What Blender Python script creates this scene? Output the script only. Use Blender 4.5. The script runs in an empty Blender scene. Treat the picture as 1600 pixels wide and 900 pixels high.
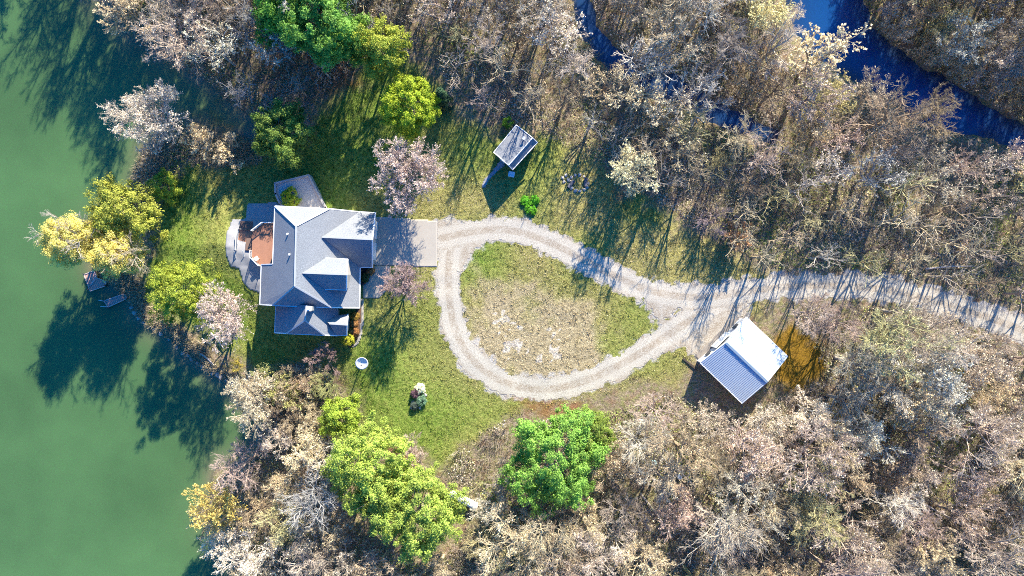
import bpy, math, random
import numpy as np
from mathutils import Vector

# ------------------------------------------------------------------ camera, sky, sun, exposure
SC = bpy.context.scene
COL = SC.collection
CAM_H = 110.0
cd = bpy.data.cameras.new('camera'); cam = bpy.data.objects.new('camera', cd); COL.objects.link(cam)
cam.location = (0, 0, CAM_H); cam.rotation_euler = (0, 0, 0)
cd.sensor_width = 36; cd.angle = 2 * math.atan(80 / CAM_H); cd.clip_end = 6000; cd.clip_start = 0.5
SC.camera = cam
SUN_EL, SUN_AZ = math.radians(26), math.radians(20)      # azimuth clockwise from +Y
W = bpy.data.worlds.new('World'); SC.world = W; W.use_nodes = True
nt = W.node_tree; nt.nodes.clear()
sky = nt.nodes.new('ShaderNodeTexSky'); sky.sky_type = 'NISHITA'; sky.sun_disc = False
sky.sun_elevation = SUN_EL; sky.sun_rotation = SUN_AZ
hs = nt.nodes.new('ShaderNodeHueSaturation'); hs.inputs['Saturation'].default_value = 1.7
bg = nt.nodes.new('ShaderNodeBackground'); bg.inputs['Strength'].default_value = 0.085
wo = nt.nodes.new('ShaderNodeOutputWorld')
tint = nt.nodes.new('ShaderNodeMix'); tint.data_type = 'RGBA'; tint.blend_type = 'MULTIPLY'; tint.inputs[0].default_value = 1; tint.inputs[7].default_value = (.26, .95, 1.45, 1)
nt.links.new(sky.outputs[0], hs.inputs['Color']); nt.links.new(hs.outputs[0], tint.inputs[6]); nt.links.new(tint.outputs[2], bg.inputs[0]); nt.links.new(bg.outputs[0], wo.inputs[0])
sd = bpy.data.lights.new('sun', 'SUN'); sd.energy = 5.0; sd.angle = math.radians(0.5); sd.color = (1.0, 0.9, 0.74)
sun = bpy.data.objects.new('sun', sd); COL.objects.link(sun); sun.location = (0, 0, 90)
S = Vector((math.sin(SUN_AZ) * math.cos(SUN_EL), math.cos(SUN_AZ) * math.cos(SUN_EL), math.sin(SUN_EL)))
sun.rotation_euler = S.to_track_quat('Z', 'Y').to_euler()
SC.view_settings.view_transform = 'Standard'; SC.view_settings.look = 'None'
SC.view_settings.exposure = 1.52; SC.view_settings.gamma = 1; SC.view_settings.use_curve_mapping = False
SC.render.engine = 'CYCLES'; SC.cycles.use_denoising = False; SC.cycles.filter_width = 1.0
SC.cycles.max_bounces = 6; SC.cycles.diffuse_bounces = 3; SC.cycles.transmission_bounces = 3

rng = np.random.default_rng(11); random.seed(11)

# ------------------------------------------------------------------ helpers
def P(px, py, z=0.0):
    f = (CAM_H - z) / 1100.0
    return ((px - 800) * f, (450 - py) * f)
def P3(px, py, z): x, y = P(px, py, z); return (x, y, z)
def polyP(pts, z=0.0): return np.array([P(a, b, z) for a, b in pts])

def inside(poly, x, y):
    r = np.zeros(x.shape, bool); n = len(poly)
    for i in range(n):
        x0, y0 = poly[i]; x1, y1 = poly[(i + 1) % n]
        if y0 == y1: continue
        c = ((y0 > y) != (y1 > y)) & (x < (x1 - x0) * (y - y0) / (y1 - y0) + x0)
        r ^= c
    return r
def seg_dist(pts, x, y, closed=True):
    d = np.full(x.shape, 1e9); n = len(pts)
    for i in range(n if closed else n - 1):
        ax, ay = pts[i]; bx, by = pts[(i + 1) % n]
        vx, vy = bx - ax, by - ay
        t = np.clip(((x - ax) * vx + (y - ay) * vy) / (vx * vx + vy * vy + 1e-9), 0, 1)
        d = np.minimum(d, np.hypot(x - ax - t * vx, y - ay - t * vy))
    return d
def sdist(poly, x, y):                                    # positive outside
    return np.where(inside(poly, x, y), -1, 1) * seg_dist(poly, x, y)
def smooth(t): t = np.clip(t, 0, 1); return t * t * (3 - 2 * t)
def smooth_line(pts, step=1.0, it=3):
    p = np.array(pts, float)
    for _ in range(it):
        q = [p[0]]
        for a, b in zip(p[:-1], p[1:]): q += [a * .75 + b * .25, a * .25 + b * .75]
        q.append(p[-1]); p = np.array(q)
    return p
_h = rng.random((256, 256))
def vnoise(x, y, s=1.0, o=0):
    x = np.asarray(x) * s + 37.3 * o + 5000; y = np.asarray(y) * s + 11.7 * o + 5000
    i, j = np.floor(x).astype(int), np.floor(y).astype(int); u, v = x - i, y - j
    u = u * u * (3 - 2 * u); v = v * v * (3 - 2 * v)
    g = lambda a, b: _h[a % 256, b % 256]
    return (g(i, j) * (1 - u) + g(i + 1, j) * u) * (1 - v) + (g(i, j + 1) * (1 - u) + g(i + 1, j + 1) * u) * v

def raw_mesh(name, V, F, mats, midx=None, smooth_=False, face_attr=None, point_attr=None):
    """V (n,3); F (m,k) array of equal polygons or a list of such arrays"""
    V = np.asarray(V, np.float32).reshape(-1, 3)
    Fs = [np.asarray(f, np.int32) for f in (F if isinstance(F, list) else [F]) if len(f)]
    me = bpy.data.meshes.new(name)
    me.vertices.add(len(V)); me.vertices.foreach_set('co', V.ravel())
    loops = np.concatenate([f.ravel() for f in Fs]); tot = np.concatenate([np.full(len(f), f.shape[1], np.int32) for f in Fs])
    start = np.concatenate([[0], np.cumsum(tot)[:-1]]).astype(np.int32)
    me.loops.add(len(loops)); me.loops.foreach_set('vertex_index', loops.astype(np.int32))
    me.polygons.add(len(tot)); me.polygons.foreach_set('loop_start', start); me.polygons.foreach_set('loop_total', tot)
    for m in (mats if isinstance(mats, (list, tuple)) else [mats]): me.materials.append(m)
    if midx is not None: me.polygons.foreach_set('material_index', np.asarray(midx, np.int32))
    if smooth_: me.polygons.foreach_set('use_smooth', np.ones(len(tot), bool))
    for k, v in (face_attr or {}).items():
        a = me.attributes.new(k, 'FLOAT', 'FACE'); a.data.foreach_set('value', np.asarray(v, np.float32))
    for k, v in (point_attr or {}).items():
        v = np.asarray(v, np.float32)
        if v.ndim == 2: a = me.attributes.new(k, 'FLOAT_COLOR', 'POINT'); a.data.foreach_set('color', v.ravel())
        else: a = me.attributes.new(k, 'FLOAT', 'POINT'); a.data.foreach_set('value', v)
    me.update(calc_edges=True); me.validate()
    return me

class MB:                                                 # small builder for hand-made shapes, world coordinates
    def __init__(s): s.v = []; s.f = []
    def add(s, V, F):
        o = len(s.v); s.v += [tuple(p) for p in V]; s.f += [tuple(i + o for i in f) for f in F]; return s
    def prism(s, bot, top):
        n = len(bot)
        return s.add(list(bot) + list(top), [tuple(range(n))[::-1], tuple(range(n, 2 * n))] + [(i, (i + 1) % n, n + (i + 1) % n, n + i) for i in range(n)])
    def box(s, c, size, rz=0.0):
        hx, hy, hz = size[0] / 2, size[1] / 2, size[2] / 2; co, si = math.cos(rz), math.sin(rz)
        q = [(c[0] + x * co - y * si, c[1] + x * si + y * co) for x, y in ((-hx, -hy), (hx, -hy), (hx, hy), (-hx, hy))]
        return s.prism([(x, y, c[2] - hz) for x, y in q], [(x, y, c[2] + hz) for x, y in q])
    def slab(s, poly, th):                                # downwards thick polygon
        return s.prism([(x, y, z - th) for x, y, z in poly], poly)
    def bar(s, a, b, w, h=None):                          # square section beam
        h = h or w; a, b = Vector(a), Vector(b); d = (b - a).normalized()
        up = Vector((0, 0, 1)) if abs(d.z) < .95 else Vector((0, 1, 0))
        sx = d.cross(up).normalized() * w / 2; sy = sx.cross(d).normalized() * h / 2
        return s.prism([a - sx - sy, a + sx - sy, a + sx + sy, a - sx + sy][::-1], [b - sx - sy, b + sx - sy, b + sx + sy, b - sx + sy][::-1])
    def tube(s, a, b, r0, r1=None, n=10):
        r1 = r0 if r1 is None else r1; a, b = Vector(a), Vector(b); d = (b - a).normalized()
        up = Vector((0, 0, 1)) if abs(d.z) < .95 else Vector((0, 1, 0))
        u = d.cross(up).normalized(); w = u.cross(d)
        c = [(math.cos(2 * math.pi * i / n), math.sin(2 * math.pi * i / n)) for i in range(n)]
        return s.prism([a + (u * x + w * y) * r0 for x, y in c][::-1], [b + (u * x + w * y) * r1 for x, y in c][::-1])
    def dish(s, c, axis, r, depth, th=.05, rings=5, n=24):
        a = Vector(axis).normalized(); u = a.orthogonal().normalized(); w = a.cross(u); c = Vector(c)
        V = []; F = []
        for side in (0, 1):
            base = len(V); V.append(c - a * th * side)
            for k in range(1, rings + 1):
                t = k / rings
                for i in range(n):
                    an = 2 * math.pi * i / n
                    V.append(c + (u * math.cos(an) + w * math.sin(an)) * r * t + a * (depth * t * t - th * side))
            for i in range(n):
                j = (i + 1) % n; f = (base, base + 1 + i, base + 1 + j); F.append(f if not side else f[::-1])
                for k in range(rings - 1):
                    p, q = base + 1 + k * n, base + 1 + (k + 1) * n
                    f = (p + i, q + i, q + j, p + j); F.append(f if not side else f[::-1])
        e0 = 1 + (rings - 1) * n; e1 = e0 + 1 + rings * n
        for i in range(n):
            j = (i + 1) % n; F.append((e0 + i, e1 + i, e1 + j, e0 + j))
        return s.add(V, F)
    def build(s, name, mat, parent=None, origin=None, smooth_=False):
        if origin is None: origin = tuple(parent['_o']) if parent is not None else (0, 0, 0)
        me = bpy.data.meshes.new(name)
        me.from_pydata([(x - origin[0], y - origin[1], z - origin[2]) for x, y, z in s.v], [], s.f)
        me.materials.append(mat)
        if smooth_: me.polygons.foreach_set('use_smooth', [True] * len(me.polygons))
        me.update(); me.validate()
        o = bpy.data.objects.new(name, me); COL.objects.link(o)
        if parent is not None: o.parent = parent; o['_o'] = parent['_o']
        else: o.location = origin; o['_o'] = origin
        return o
def tag(o, label=None, cat=None, group=None, kind=None):
    if label: o['label'] = label
    if cat: o['category'] = cat
    if group: o['group'] = group
    if kind: o['kind'] = kind
    return o
def thing(name, loc, label, cat, group=None):
    o = bpy.data.objects.new(name, None); COL.objects.link(o); o.location = loc; o['_o'] = tuple(loc); o.empty_display_size = .3
    return tag(o, label, cat, group)
def link_mesh(name, me, parent=None, loc=(0, 0, 0), rz=0, sc=1, color=None):
    o = bpy.data.objects.new(name, me); COL.objects.link(o)
    if parent is not None: o.parent = parent
    o.location = loc; o.rotation_euler = (0, 0, rz); o.scale = (sc, sc, sc) if not isinstance(sc, tuple) else sc
    if color is not None: o.color = (*color, 1)
    return o

# ------------------------------------------------------------------ materials
class NM:
    def __init__(s, name, rough=.9, spec=.2):
        s.m = bpy.data.materials.new(name); s.m.use_nodes = True; s.t = s.m.node_tree
        s.b = s.t.nodes['Principled BSDF']; s.b.inputs['Roughness'].default_value = rough
        s.b.inputs['Specular IOR Level'].default_value = spec
    def n(s, t, **k):
        o = s.t.nodes.new(t)
        for a, v in k.items(): setattr(o, a, v)
        return o
    def l(s, a, b): s.t.links.new(a, b)
    def pos(s): return s.n('ShaderNodeNewGeometry').outputs['Position']
    def noise(s, scale, detail=3, rough=.6, vec=None, dist=0):
        o = s.n('ShaderNodeTexNoise'); o.inputs['Scale'].default_value = scale; o.inputs['Detail'].default_value = detail
        o.inputs['Roughness'].default_value = rough; o.inputs['Distortion'].default_value = dist
        s.l(vec if vec is not None else s.pos(), o.inputs['Vector']); return o.outputs['Fac']
    def ramp(s, fac, stops):
        r = s.n('ShaderNodeValToRGB'); e = r.color_ramp.elements
        while len(e) < len(stops): e.new(.5)
        for q, (p, c) in zip(e, stops):
            q.position = p; q.color = (*c, 1) if isinstance(c, tuple) else (c, c, c, 1)
        s.l(fac, r.inputs[0]); return r.outputs[0]
    def mix(s, fac, a, b, mode='MIX'):
        o = s.n('ShaderNodeMix', data_type='RGBA', blend_type=mode)
        for i, x in ((0, fac), (6, a), (7, b)):
            if isinstance(x, (int, float)): o.inputs[i].default_value = x if i == 0 else (x, x, x, 1)
            elif isinstance(x, tuple): o.inputs[i].default_value = (*x, 1)
            else: s.l(x, o.inputs[i])
        return o.outputs[2]
    def math(s, op, a, b=0.0, clamp=False):
        o = s.n('ShaderNodeMath', operation=op, use_clamp=clamp)
        for i, x in ((0, a), (1, b)):
            if isinstance(x, (int, float)): o.inputs[i].default_value = x
            else: s.l(x, o.inputs[i])
        return o.outputs[0]
    def attr(s, name, out='Fac'): o = s.n('ShaderNodeAttribute', attribute_name=name); return o.outputs[out]
    def color(s, c):
        if isinstance(c, tuple): s.b.inputs['Base Color'].default_value = (*c, 1)
        else: s.l(c, s.b.inputs['Base Color'])
        return s
    def bump(s, h, dist=.05, strength=.6):
        o = s.n('ShaderNodeBump'); o.inputs['Distance'].default_value = dist; o.inputs['Strength'].default_value = strength
        s.l(h, o.inputs['Height']); s.l(o.outputs[0], s.b.inputs['Normal']); return s
def simple(name, c, rough=.8, var=.25, scale=6, spec=.25, metal=0):
    m = NM(name, rough, spec); f = m.noise(scale, 4)
    m.color(m.mix(f, tuple(x * (1 - var) for x in c), tuple(min(1, x * (1 + var)) for x in c)))
    m.b.inputs['Metallic'].default_value = metal
    return m.m

M = {}
def make_bark(name, mul=1.0, var=.35):
    m = NM(name, .9, .1); oc = m.n('ShaderNodeObjectInfo').outputs['Color']
    f = m.noise(3.0, 3)
    c = m.mix(f, 1 - var, 1 + var)
    m.color(m.mix(1.0, m.mix(1.0, oc, c, 'MULTIPLY'), mul, 'MULTIPLY')); return m.m
M['twig'] = make_bark('twig bark'); M['trunk'] = make_bark('trunk bark', .9)
def make_leaf(name, fix=None):
    m = NM(name, .6, .25); m.b.inputs['Roughness'].default_value = .65
    oc = m.n('ShaderNodeObjectInfo').outputs['Color'] if fix is None else None
    base = oc if fix is None else fix
    v = m.attr('tone')
    c = m.mix(v, .75, 2.9); f = m.noise(1.1, 2)
    hue = m.mix(f, (.8, .95, .9), (1.25, 1.08, .85))
    c = m.mix(1.0, m.mix(1.0, base, c, 'MULTIPLY'), hue, 'MULTIPLY'); m.color(c)
    tr = m.n('ShaderNodeBsdfTranslucent'); m.l(c, tr.inputs[0])
    mx = m.n('ShaderNodeMixShader'); mx.inputs[0].default_value = .3
    m.l(m.b.outputs[0], mx.inputs[1]); m.l(tr.outputs[0], mx.inputs[2])
    m.l(mx.outputs[0], m.t.nodes['Material Output'].inputs[0]); return m.m
M['leaf'] = make_leaf('leaf')

# ------------------------------------------------------------------ terrain
WZ = -3.2
LAKE_PX = [(-9000, -160), (-300, -120), (-80, -95), (20, -80), (95, -60), (135, -20), (168, 22), (212, 62), (266, 92), (312, 124), (358, 156), (404, 192), (396, 214), (340, 206), (295, 186),
           (255, 195), (225, 232), (212, 262), (205, 292), (180, 322), (148, 350), (140, 392), (152, 430), (182, 452), (204, 474), (212, 494), (236, 512), (262, 528),
           (292, 556), (322, 580), (352, 594), (370, 622), (392, 650), (398, 690), (360, 712), (332, 745), (322, 790), (335, 830), (352, 868), (366, 930), (380, 1050), (400, 9000), (-9000, 9000)]
CREEK1_PX = [(880, -300), (893, 0), (900, 42), (922, 74), (948, 104), (985, 128), (1010, 150), (1060, 160), (1110, 190), (1160, 212), (1210, 222), (1216, 205), (1180, 188), (1130, 166), (1085, 142), (1060, 118), (1010, 112), (982, 88), (955, 66), (932, 38), (922, 0), (915, -300)]
CREEK2_PX = [(1215, -300), (1230, 0), (1238, 45), (1262, 84), (1310, 112), (1350, 134), (1400, 160), (1440, 195), (1490, 208), (1545, 216), (1600, 244), (1700, 290), (1900, 380), (1920, 330), (1720, 232), (1600, 196), (1545, 168), (1492, 132), (1440, 104), (1395, 74), (1362, 42), (1345, 0), (1330, -300)]
LAKE, CR1, CR2 = (polyP(p, WZ) for p in (LAKE_PX, CREEK1_PX, CREEK2_PX))
def terr(x, y):
    wob = (vnoise(x, y, .55, 1) - .5) * .9 + (vnoise(x, y, 1.6, 2) - .5) * .4
    d = np.minimum(np.minimum(sdist(LAKE, x, y), sdist(CR1, x, y)), sdist(CR2, x, y)) + wob
    out = WZ + .55 * smooth(d / 1.6) + 2.65 * smooth((d - 7) / 17)
    inn = WZ - np.minimum(-d * .55, 2.6)
    h = np.where(d > 0, out, inn)
    flat = smooth((d - 20) / 10)
    h = h + (vnoise(x, y, .12, 3) - .5) * .35 * flat + (vnoise(x, y, .5, 4) - .5) * .12 * smooth(d / 6)
    pad = smooth(1 - seg_dist(np.array([(-20, 7), (-12, 8), (2, 8)]), x, y, False) / 9)
    return h * (1 - pad * .8)
far = np.array([104, 110, 120, 140, 175, 240, 400, 800, 2000])
xs = np.concatenate([-far[::-1], np.arange(-100, 100.01, .5), far])
fy = np.array([66, 72, 84, 110, 160, 260, 500, 900, 2000])
ys = np.concatenate([-fy[::-1], np.arange(-62, 62.01, .5), fy])
GX, GY = np.meshgrid(xs, ys, indexing='ij'); HZ = terr(GX, GY)
def H(x, y):
    x = np.asarray(x, float); y = np.asarray(y, float)
    i = np.clip(np.searchsorted(xs, x) - 1, 0, len(xs) - 2); j = np.clip(np.searchsorted(ys, y) - 1, 0, len(ys) - 2)
    u = (x - xs[i]) / (xs[i + 1] - xs[i]); v = (y - ys[j]) / (ys[j + 1] - ys[j])
    return (HZ[i, j] * (1 - u) + HZ[i + 1, j] * u) * (1 - v) + (HZ[i, j + 1] * (1 - u) + HZ[i + 1, j + 1] * u) * v
def G(px, py, dz=0.0):                                    # point of the ground seen at a pixel
    z = 0.0
    for _ in range(6): x, y = P(px, py, z); z = float(H(x, y))
    return (x, y, z + dz)
def Gpoly(pts): return np.array([G(a, b)[:2] for a, b in pts])

LAWN = Gpoly([(222, 482), (250, 330), (262, 285), (330, 250), (400, 243), (480, 215), (525, 150), (590, 100), (650, 110), (700, 170), (770, 200), (850, 215), (930, 265), (1000, 320),
              (1080, 365), (1150, 405), (1200, 432), (1215, 450), (1190, 490), (1160, 500), (1090, 560), (1060, 590), (1000, 600), (900, 630), (830, 640), (790, 660), (740, 700),
              (715, 740), (640, 690), (600, 690), (560, 665), (545, 620), (520, 580), (470, 560), (400, 585), (380, 560), (330, 530), (300, 515), (250, 495)])
MOUND = Gpoly([(735, 490), (762, 470), (800, 466), (850, 478), (905, 505), (945, 535), (930, 570), (870, 592), (810, 594), (758, 570)])
MOSS = Gpoly([(1205, 520), (1240, 508), (1290, 545), (1288, 590), (1250, 612), (1212, 602), (1200, 575)])
RUST = [Gpoly([(800, 625), (850, 622), (910, 632), (890, 648), (820, 645)]), Gpoly([(610, 690), (660, 725), (640, 740), (600, 700)]), Gpoly([(480, 85), (540, 80), (560, 130), (500, 150)])]
DRIVE_LINES = [[(690, 372), (740, 361), (790, 357), (840, 370), (890, 394), (940, 421), (990, 446), (1040, 461), (1090, 466), (1150, 458), (1220, 448), (1300, 445), (1380, 451), (1450, 467), (1520, 488), (1600, 516), (1700, 552), (1900, 640)],
               [(712, 366), (702, 395), (700, 440), (703, 480), (712, 520), (733, 560), (775, 594), (830, 610), (880, 606), (930, 590), (985, 562), (1040, 526), (1090, 492), (1150, 455)]]
DRIVE_W = [1.8, 1.75]
DL = [smooth_line([G(a, b)[:2] for a, b in l]) for l in DRIVE_LINES]
APRON = Gpoly([(1035, 500), (1080, 480), (1150, 462), (1180, 470), (1160, 496), (1125, 530), (1092, 568), (1066, 548), (1040, 540)])
JUNC = Gpoly([(990, 448), (1040, 458), (1110, 466), (1070, 492), (1040, 512), (1018, 505), (1008, 480)])
FLARE = Gpoly([(682, 346), (760, 342), (762, 376), (735, 395), (722, 420), (684, 420)])
def drive_sd(x, y):
    n = (vnoise(x, y, .7, 5) - .5) * .9 + (vnoise(x, y, 2.7, 6) - .5) * .9
    d = np.minimum(seg_dist(DL[0], x, y, False) - DRIVE_W[0], seg_dist(DL[1], x, y, False) - DRIVE_W[1])
    d2 = np.minimum(np.minimum(sdist(APRON, x, y), sdist(JUNC, x, y) + .7) + (vnoise(x, y, .45, 8) - .5) * 1.6 + (vnoise(x, y, 1.9, 9) - .5) * 1.2, sdist(FLARE, x, y))
    return np.minimum(d, d2) + n, d

fx, fyv = GX.ravel(), GY.ravel()
n1 = vnoise(fx, fyv, .35, 10); n2 = vnoise(fx, fyv, 1.1, 11)
lawn_w = smooth(.5 - sdist(LAWN, fx, fyv) / 3.0 + (n1 - .5) * 1.2 + (n2 - .5) * .6)
sdd, sdl = drive_sd(fx, fyv)
grav_w = smooth(.6 - sdd / 2.4 + (n2 - .5) * .5)
PATCH = [Gpoly([(782, 492), (796, 488), (803, 505), (790, 520), (780, 512)]), Gpoly([(788, 534), (812, 530), (814, 548), (794, 553)]), Gpoly([(852, 548), (872, 543), (876, 556), (858, 559)]), Gpoly([(862, 524), (870, 520), (873, 534), (864, 538)]), Gpoly([(776, 524), (786, 520), (785, 535)]), Gpoly([(838, 553), (848, 556), (842, 562)]), Gpoly([(798, 510), (808, 516), (800, 524)]), Gpoly([(818, 540), (828, 536), (826, 546)])]
patch_w = np.max([smooth(.45 - sdist(r, fx, fyv) / 1.6 + (vnoise(fx, fyv, 1.9, 15) - .5) * 2.6) for r in PATCH], axis=0)
mound_w = smooth(.78 - sdist(MOUND, fx, fyv) / 5 + (n1 - .5) * 1.3 + (n2 - .5) * .8)
moss_w = smooth(.5 - sdist(MOSS, fx, fyv) / 2.5 + (n2 - .5) * .8)
rust_w = np.max([smooth(.5 - sdist(r, fx, fyv) / 2.2 + (n2 - .5)) for r in RUST], axis=0)
dry_w = np.clip(smooth((fx + 26) / 36) * .8 + (vnoise(fx, fyv, .12, 12) - .4) * 1.2, 0, 1)
under = smooth((WZ + .25 - HZ.ravel()) / .5)
cover = np.stack([lawn_w, grav_w, dry_w, mound_w], 1); cover2 = np.stack([moss_w, rust_w, under, patch_w], 1)

m = NM('ground', .95, .08); g = m
sep = m.n('ShaderNodeSeparateColor'); m.l(m.attr('cover', 'Color'), sep.inputs[0]); a_mound = m.attr('cover', 'Alpha')
sep2 = m.n('ShaderNodeSeparateColor'); m.l(m.attr('cover2', 'Color'), sep2.inputs[0])
fine = m.noise(7, 4, .75); mid = m.noise(1.3, 4, .7); big = m.noise(.22, 3)
litter = m.ramp(fine, [(.25, (.06, .045, .035)), (.42, (.18, .135, .095)), (.58, (.34, .265, .19)), (.72, (.52, .43, .33))])
clod = m.noise(3.4, 4, .8)
litter = m.mix(m.ramp(mid, [(.42, 0.0), (.62, .85)]), litter, m.mix(fine, (.09, .1, .03), (.3, .29, .11)))
litter = m.mix(m.ramp(m.noise(.6, 4, .75), [(.5, 0.0), (.66, .8)]), litter, m.mix(fine, (.1, .055, .035), (.34, .2, .13)))
litter = m.mix(1.0, litter, m.ramp(clod, [(.3, .3), (.47, .9), (.7, 1.5)]), 'MULTIPLY')
lush = m.ramp(fine, [(.25, (.045, .095, .012)), (.5, (.16, .25, .035)), (.75, (.3, .38, .09))])
lush = m.mix(m.ramp(mid, [(.4, 0.0), (.65, .7)]), lush, m.mix(fine, (.1, .12, .02), (.36, .36, .1)))
dry = m.ramp(fine, [(.25, (.08, .08, .02)), (.5, (.26, .235, .075)), (.75, (.48, .42, .18))])
lawn = m.mix(sep.outputs[2], lush, dry)
thatch = m.ramp(fine, [(.25, (.14, .11, .055)), (.5, (.36, .29, .165)), (.75, (.58, .49, .32))])
pale = m.ramp(m.math('ADD', m.attr('cover2', 'Alpha'), m.math('MULTIPLY', fine, -.9)), [(.12, 0.0), (.2, 1.0)])
thatch = m.mix(pale, thatch, m.mix(fine, (.46, .4, .32), (.62, .56, .46)))
lawn = m.mix(a_mound, lawn, thatch)
spk = m.ramp(m.noise(2.6, 4, .75), [(.33, .42), (.5, 1.0), (.68, 1.3)])
mow = m.math('SINE', m.math('ADD', m.math('MULTIPLY', m.attr('mow'), 5.2), m.math('MULTIPLY', mid, 7.0)))
spk = m.mix(1.0, spk, m.ramp(m.math('ADD', m.math('MULTIPLY', mow, .5), .5), [(0, .9), (1, 1.06)]), 'MULTIPLY')
lawn = m.mix(1.0, lawn, spk, 'MULTIPLY')
col = m.mix(sep.outputs[0], litter, lawn)
gr = m.ramp(m.noise(9, 4, .8), [(.3, (.22, .19, .16)), (.5, (.42, .39, .35)), (.72, (.66, .63, .58))])
gfac = m.math('MULTIPLY', m.ramp(m.math('ADD', m.math('MULTIPLY', sep.outputs[1], 1.5), m.math('MULTIPLY', fine, -1.1)), [(0.0, 0.0), (.35, 1.0)]), 1.0)
col = m.mix(gfac, col, gr)
col = m.mix(m.math('MULTIPLY', sep2.outputs[0], .9), col, m.ramp(fine, [(.3, (.05, .035, .006)), (.55, (.24, .13, .006)), (.75, (.36, .22, .02))]))
col = m.mix(m.math('MULTIPLY', sep2.outputs[1], .75), col, m.ramp(fine, [(.3, (.1, .035, .015)), (.7, (.38, .17, .08))]))
col = m.mix(m.math('MULTIPLY', sep2.outputs[2], .8), col, m.mix(fine, (.05, .055, .035), (.14, .13, .09)))
m.color(col); m.bump(m.math('ADD', fine, m.math('MULTIPLY', mid, 1.5)), .12, .8); M['ground'] = m.m
ni, nj = GX.shape
idx = np.arange(ni * nj).reshape(ni, nj)
F = np.stack([idx[:-1, :-1], idx[1:, :-1], idx[1:, 1:], idx[:-1, 1:]], -1).reshape(-1, 4)
me = raw_mesh('ground', np.stack([fx, fyv, HZ.ravel()], 1), F, M['ground'], smooth_=True, point_attr={'cover': cover, 'cover2': cover2, 'mow': sdl})
tag(link_mesh('ground', me), kind='structure')

# gravel driveway: one sheet following the ground
st = .2
ax = np.arange(-14, 98, st); ay = np.arange(-24, 14, st)
AX, AY = np.meshgrid(ax, ay, indexing='ij'); sdv, sline = drive_sd(AX, AY)
keep = (sdv[:-1, :-1] + sdv[1:, :-1] + sdv[1:, 1:] + sdv[:-1, 1:]) < 0
keep &= ~((AX[:-1, :-1] < P(682, 0)[0]) & (AY[:-1, :-1] > P(0, 424)[1]))
ix = np.arange(AX.size).reshape(AX.shape)
F = np.stack([ix[:-1, :-1], ix[1:, :-1], ix[1:, 1:], ix[:-1, 1:]], -1)[keep]
used, inv = np.unique(F.ravel(), return_inverse=True)
dx, dy = AX.ravel()[used], AY.ravel()[used]
m = NM('gravel', .95, .1)
f1 = m.noise(8, 4, .8); f2 = m.noise(.8, 4, .7); tr = m.attr('track')
c = m.ramp(f1, [(.3, (.15, .13, .1)), (.46, (.4, .365, .3)), (.7, (.65, .6, .51))])
strip = m.math('MULTIPLY', m.ramp(tr, [(.0, .95), (.2, .9), (.36, 0.0), (.72, 0.0), (1.0, .9)]), m.ramp(f2, [(.32, 0.1), (.56, 1.0)]))
c = m.mix(m.math('MULTIPLY', strip, m.ramp(f1, [(.4, 1.0), (.6, .25)])), c, (.24, .18, .12))
m.color(c).bump(f1, .05, .7); M['gravel'] = m.m
tr_v = np.clip(np.abs(np.minimum(seg_dist(DL[0], dx, dy, False), seg_dist(DL[1], dx, dy, False))) / 1.95, 0, 1)
tr_v = np.where(seg_dist(DL[0], dx, dy, False) < 2.0, np.clip(seg_dist(DL[0], dx, dy, False) / 1.95, .2, 1), tr_v)
me = raw_mesh('gravel_driveway', np.stack([dx, dy, H(dx, dy) + .03], 1), inv.reshape(-1, 4), M['gravel'], smooth_=True, point_attr={'track': tr_v})
tag(link_mesh('gravel_driveway', me), kind='structure')

# water
def water(name, lit, rad):
    m = NM(name, .12, .5); f = m.noise(.05, 3); f2 = m.noise(.25, 4)
    c = m.ramp(f, [(.3, tuple(x * .72 for x in lit)), (.7, tuple(x * 1.2 for x in lit))]); c = m.mix(m.math('MULTIPLY', f2, .4), c, tuple(x * .75 for x in lit))
    c = m.mix(m.math('MULTIPLY', m.attr('shore'), .75), c, (.2, .17, .1) if rad > 1 else (.03, .035, .03))
    m.color(c); m.b.subsurface_method = 'BURLEY'; m.b.inputs['Subsurface Weight'].default_value = .6
    m.bump(m.noise(1.6, 3), .02, .25)
    m.b.inputs['Subsurface Radius'].default_value = (rad * .7, rad, rad * .7); m.b.inputs['Subsurface Scale'].default_value = 1.0
    m.b.inputs['IOR'].default_value = 1.45
    return m.m
M['lake'] = water('lake water', (.07, .148, .05), 1.4); M['creek'] = water('creek water', (.008, .06, .2), .5)
def sheet(name, gx1, gy1, polys, mat):
    gx, gy = np.meshgrid(gx1, gy1, indexing='ij'); ii = np.arange(gx.size).reshape(gx.shape); x, y = gx.ravel(), gy.ravel()
    F = np.stack([ii[:-1, :-1], ii[1:, :-1], ii[1:, 1:], ii[:-1, 1:]], -1).reshape(-1, 4)
    d = -np.min([sdist(p, x, y) for p in polys], axis=0)
    sh = np.exp(-np.maximum(d, 0) / 1.6) * (.5 + vnoise(x, y, .35, 60))
    return tag(link_mesh(name, raw_mesh(name, np.stack([x, y, np.full(x.size, WZ)], 1), F, mat, point_attr={'shore': np.clip(sh, 0, 1)})), kind='structure')
sheet('lake', np.concatenate([[-2000, -400, -150], np.arange(-90, -36.4, .8)]), np.concatenate([[-2000, -400, -120], np.arange(-60, 62, .8), [120, 2000]]), [LAKE], M['lake'])
sheet('creek', np.arange(2, 131, .8), np.arange(15, 90, .8), [CR1, CR2], M['creek'])

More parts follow.
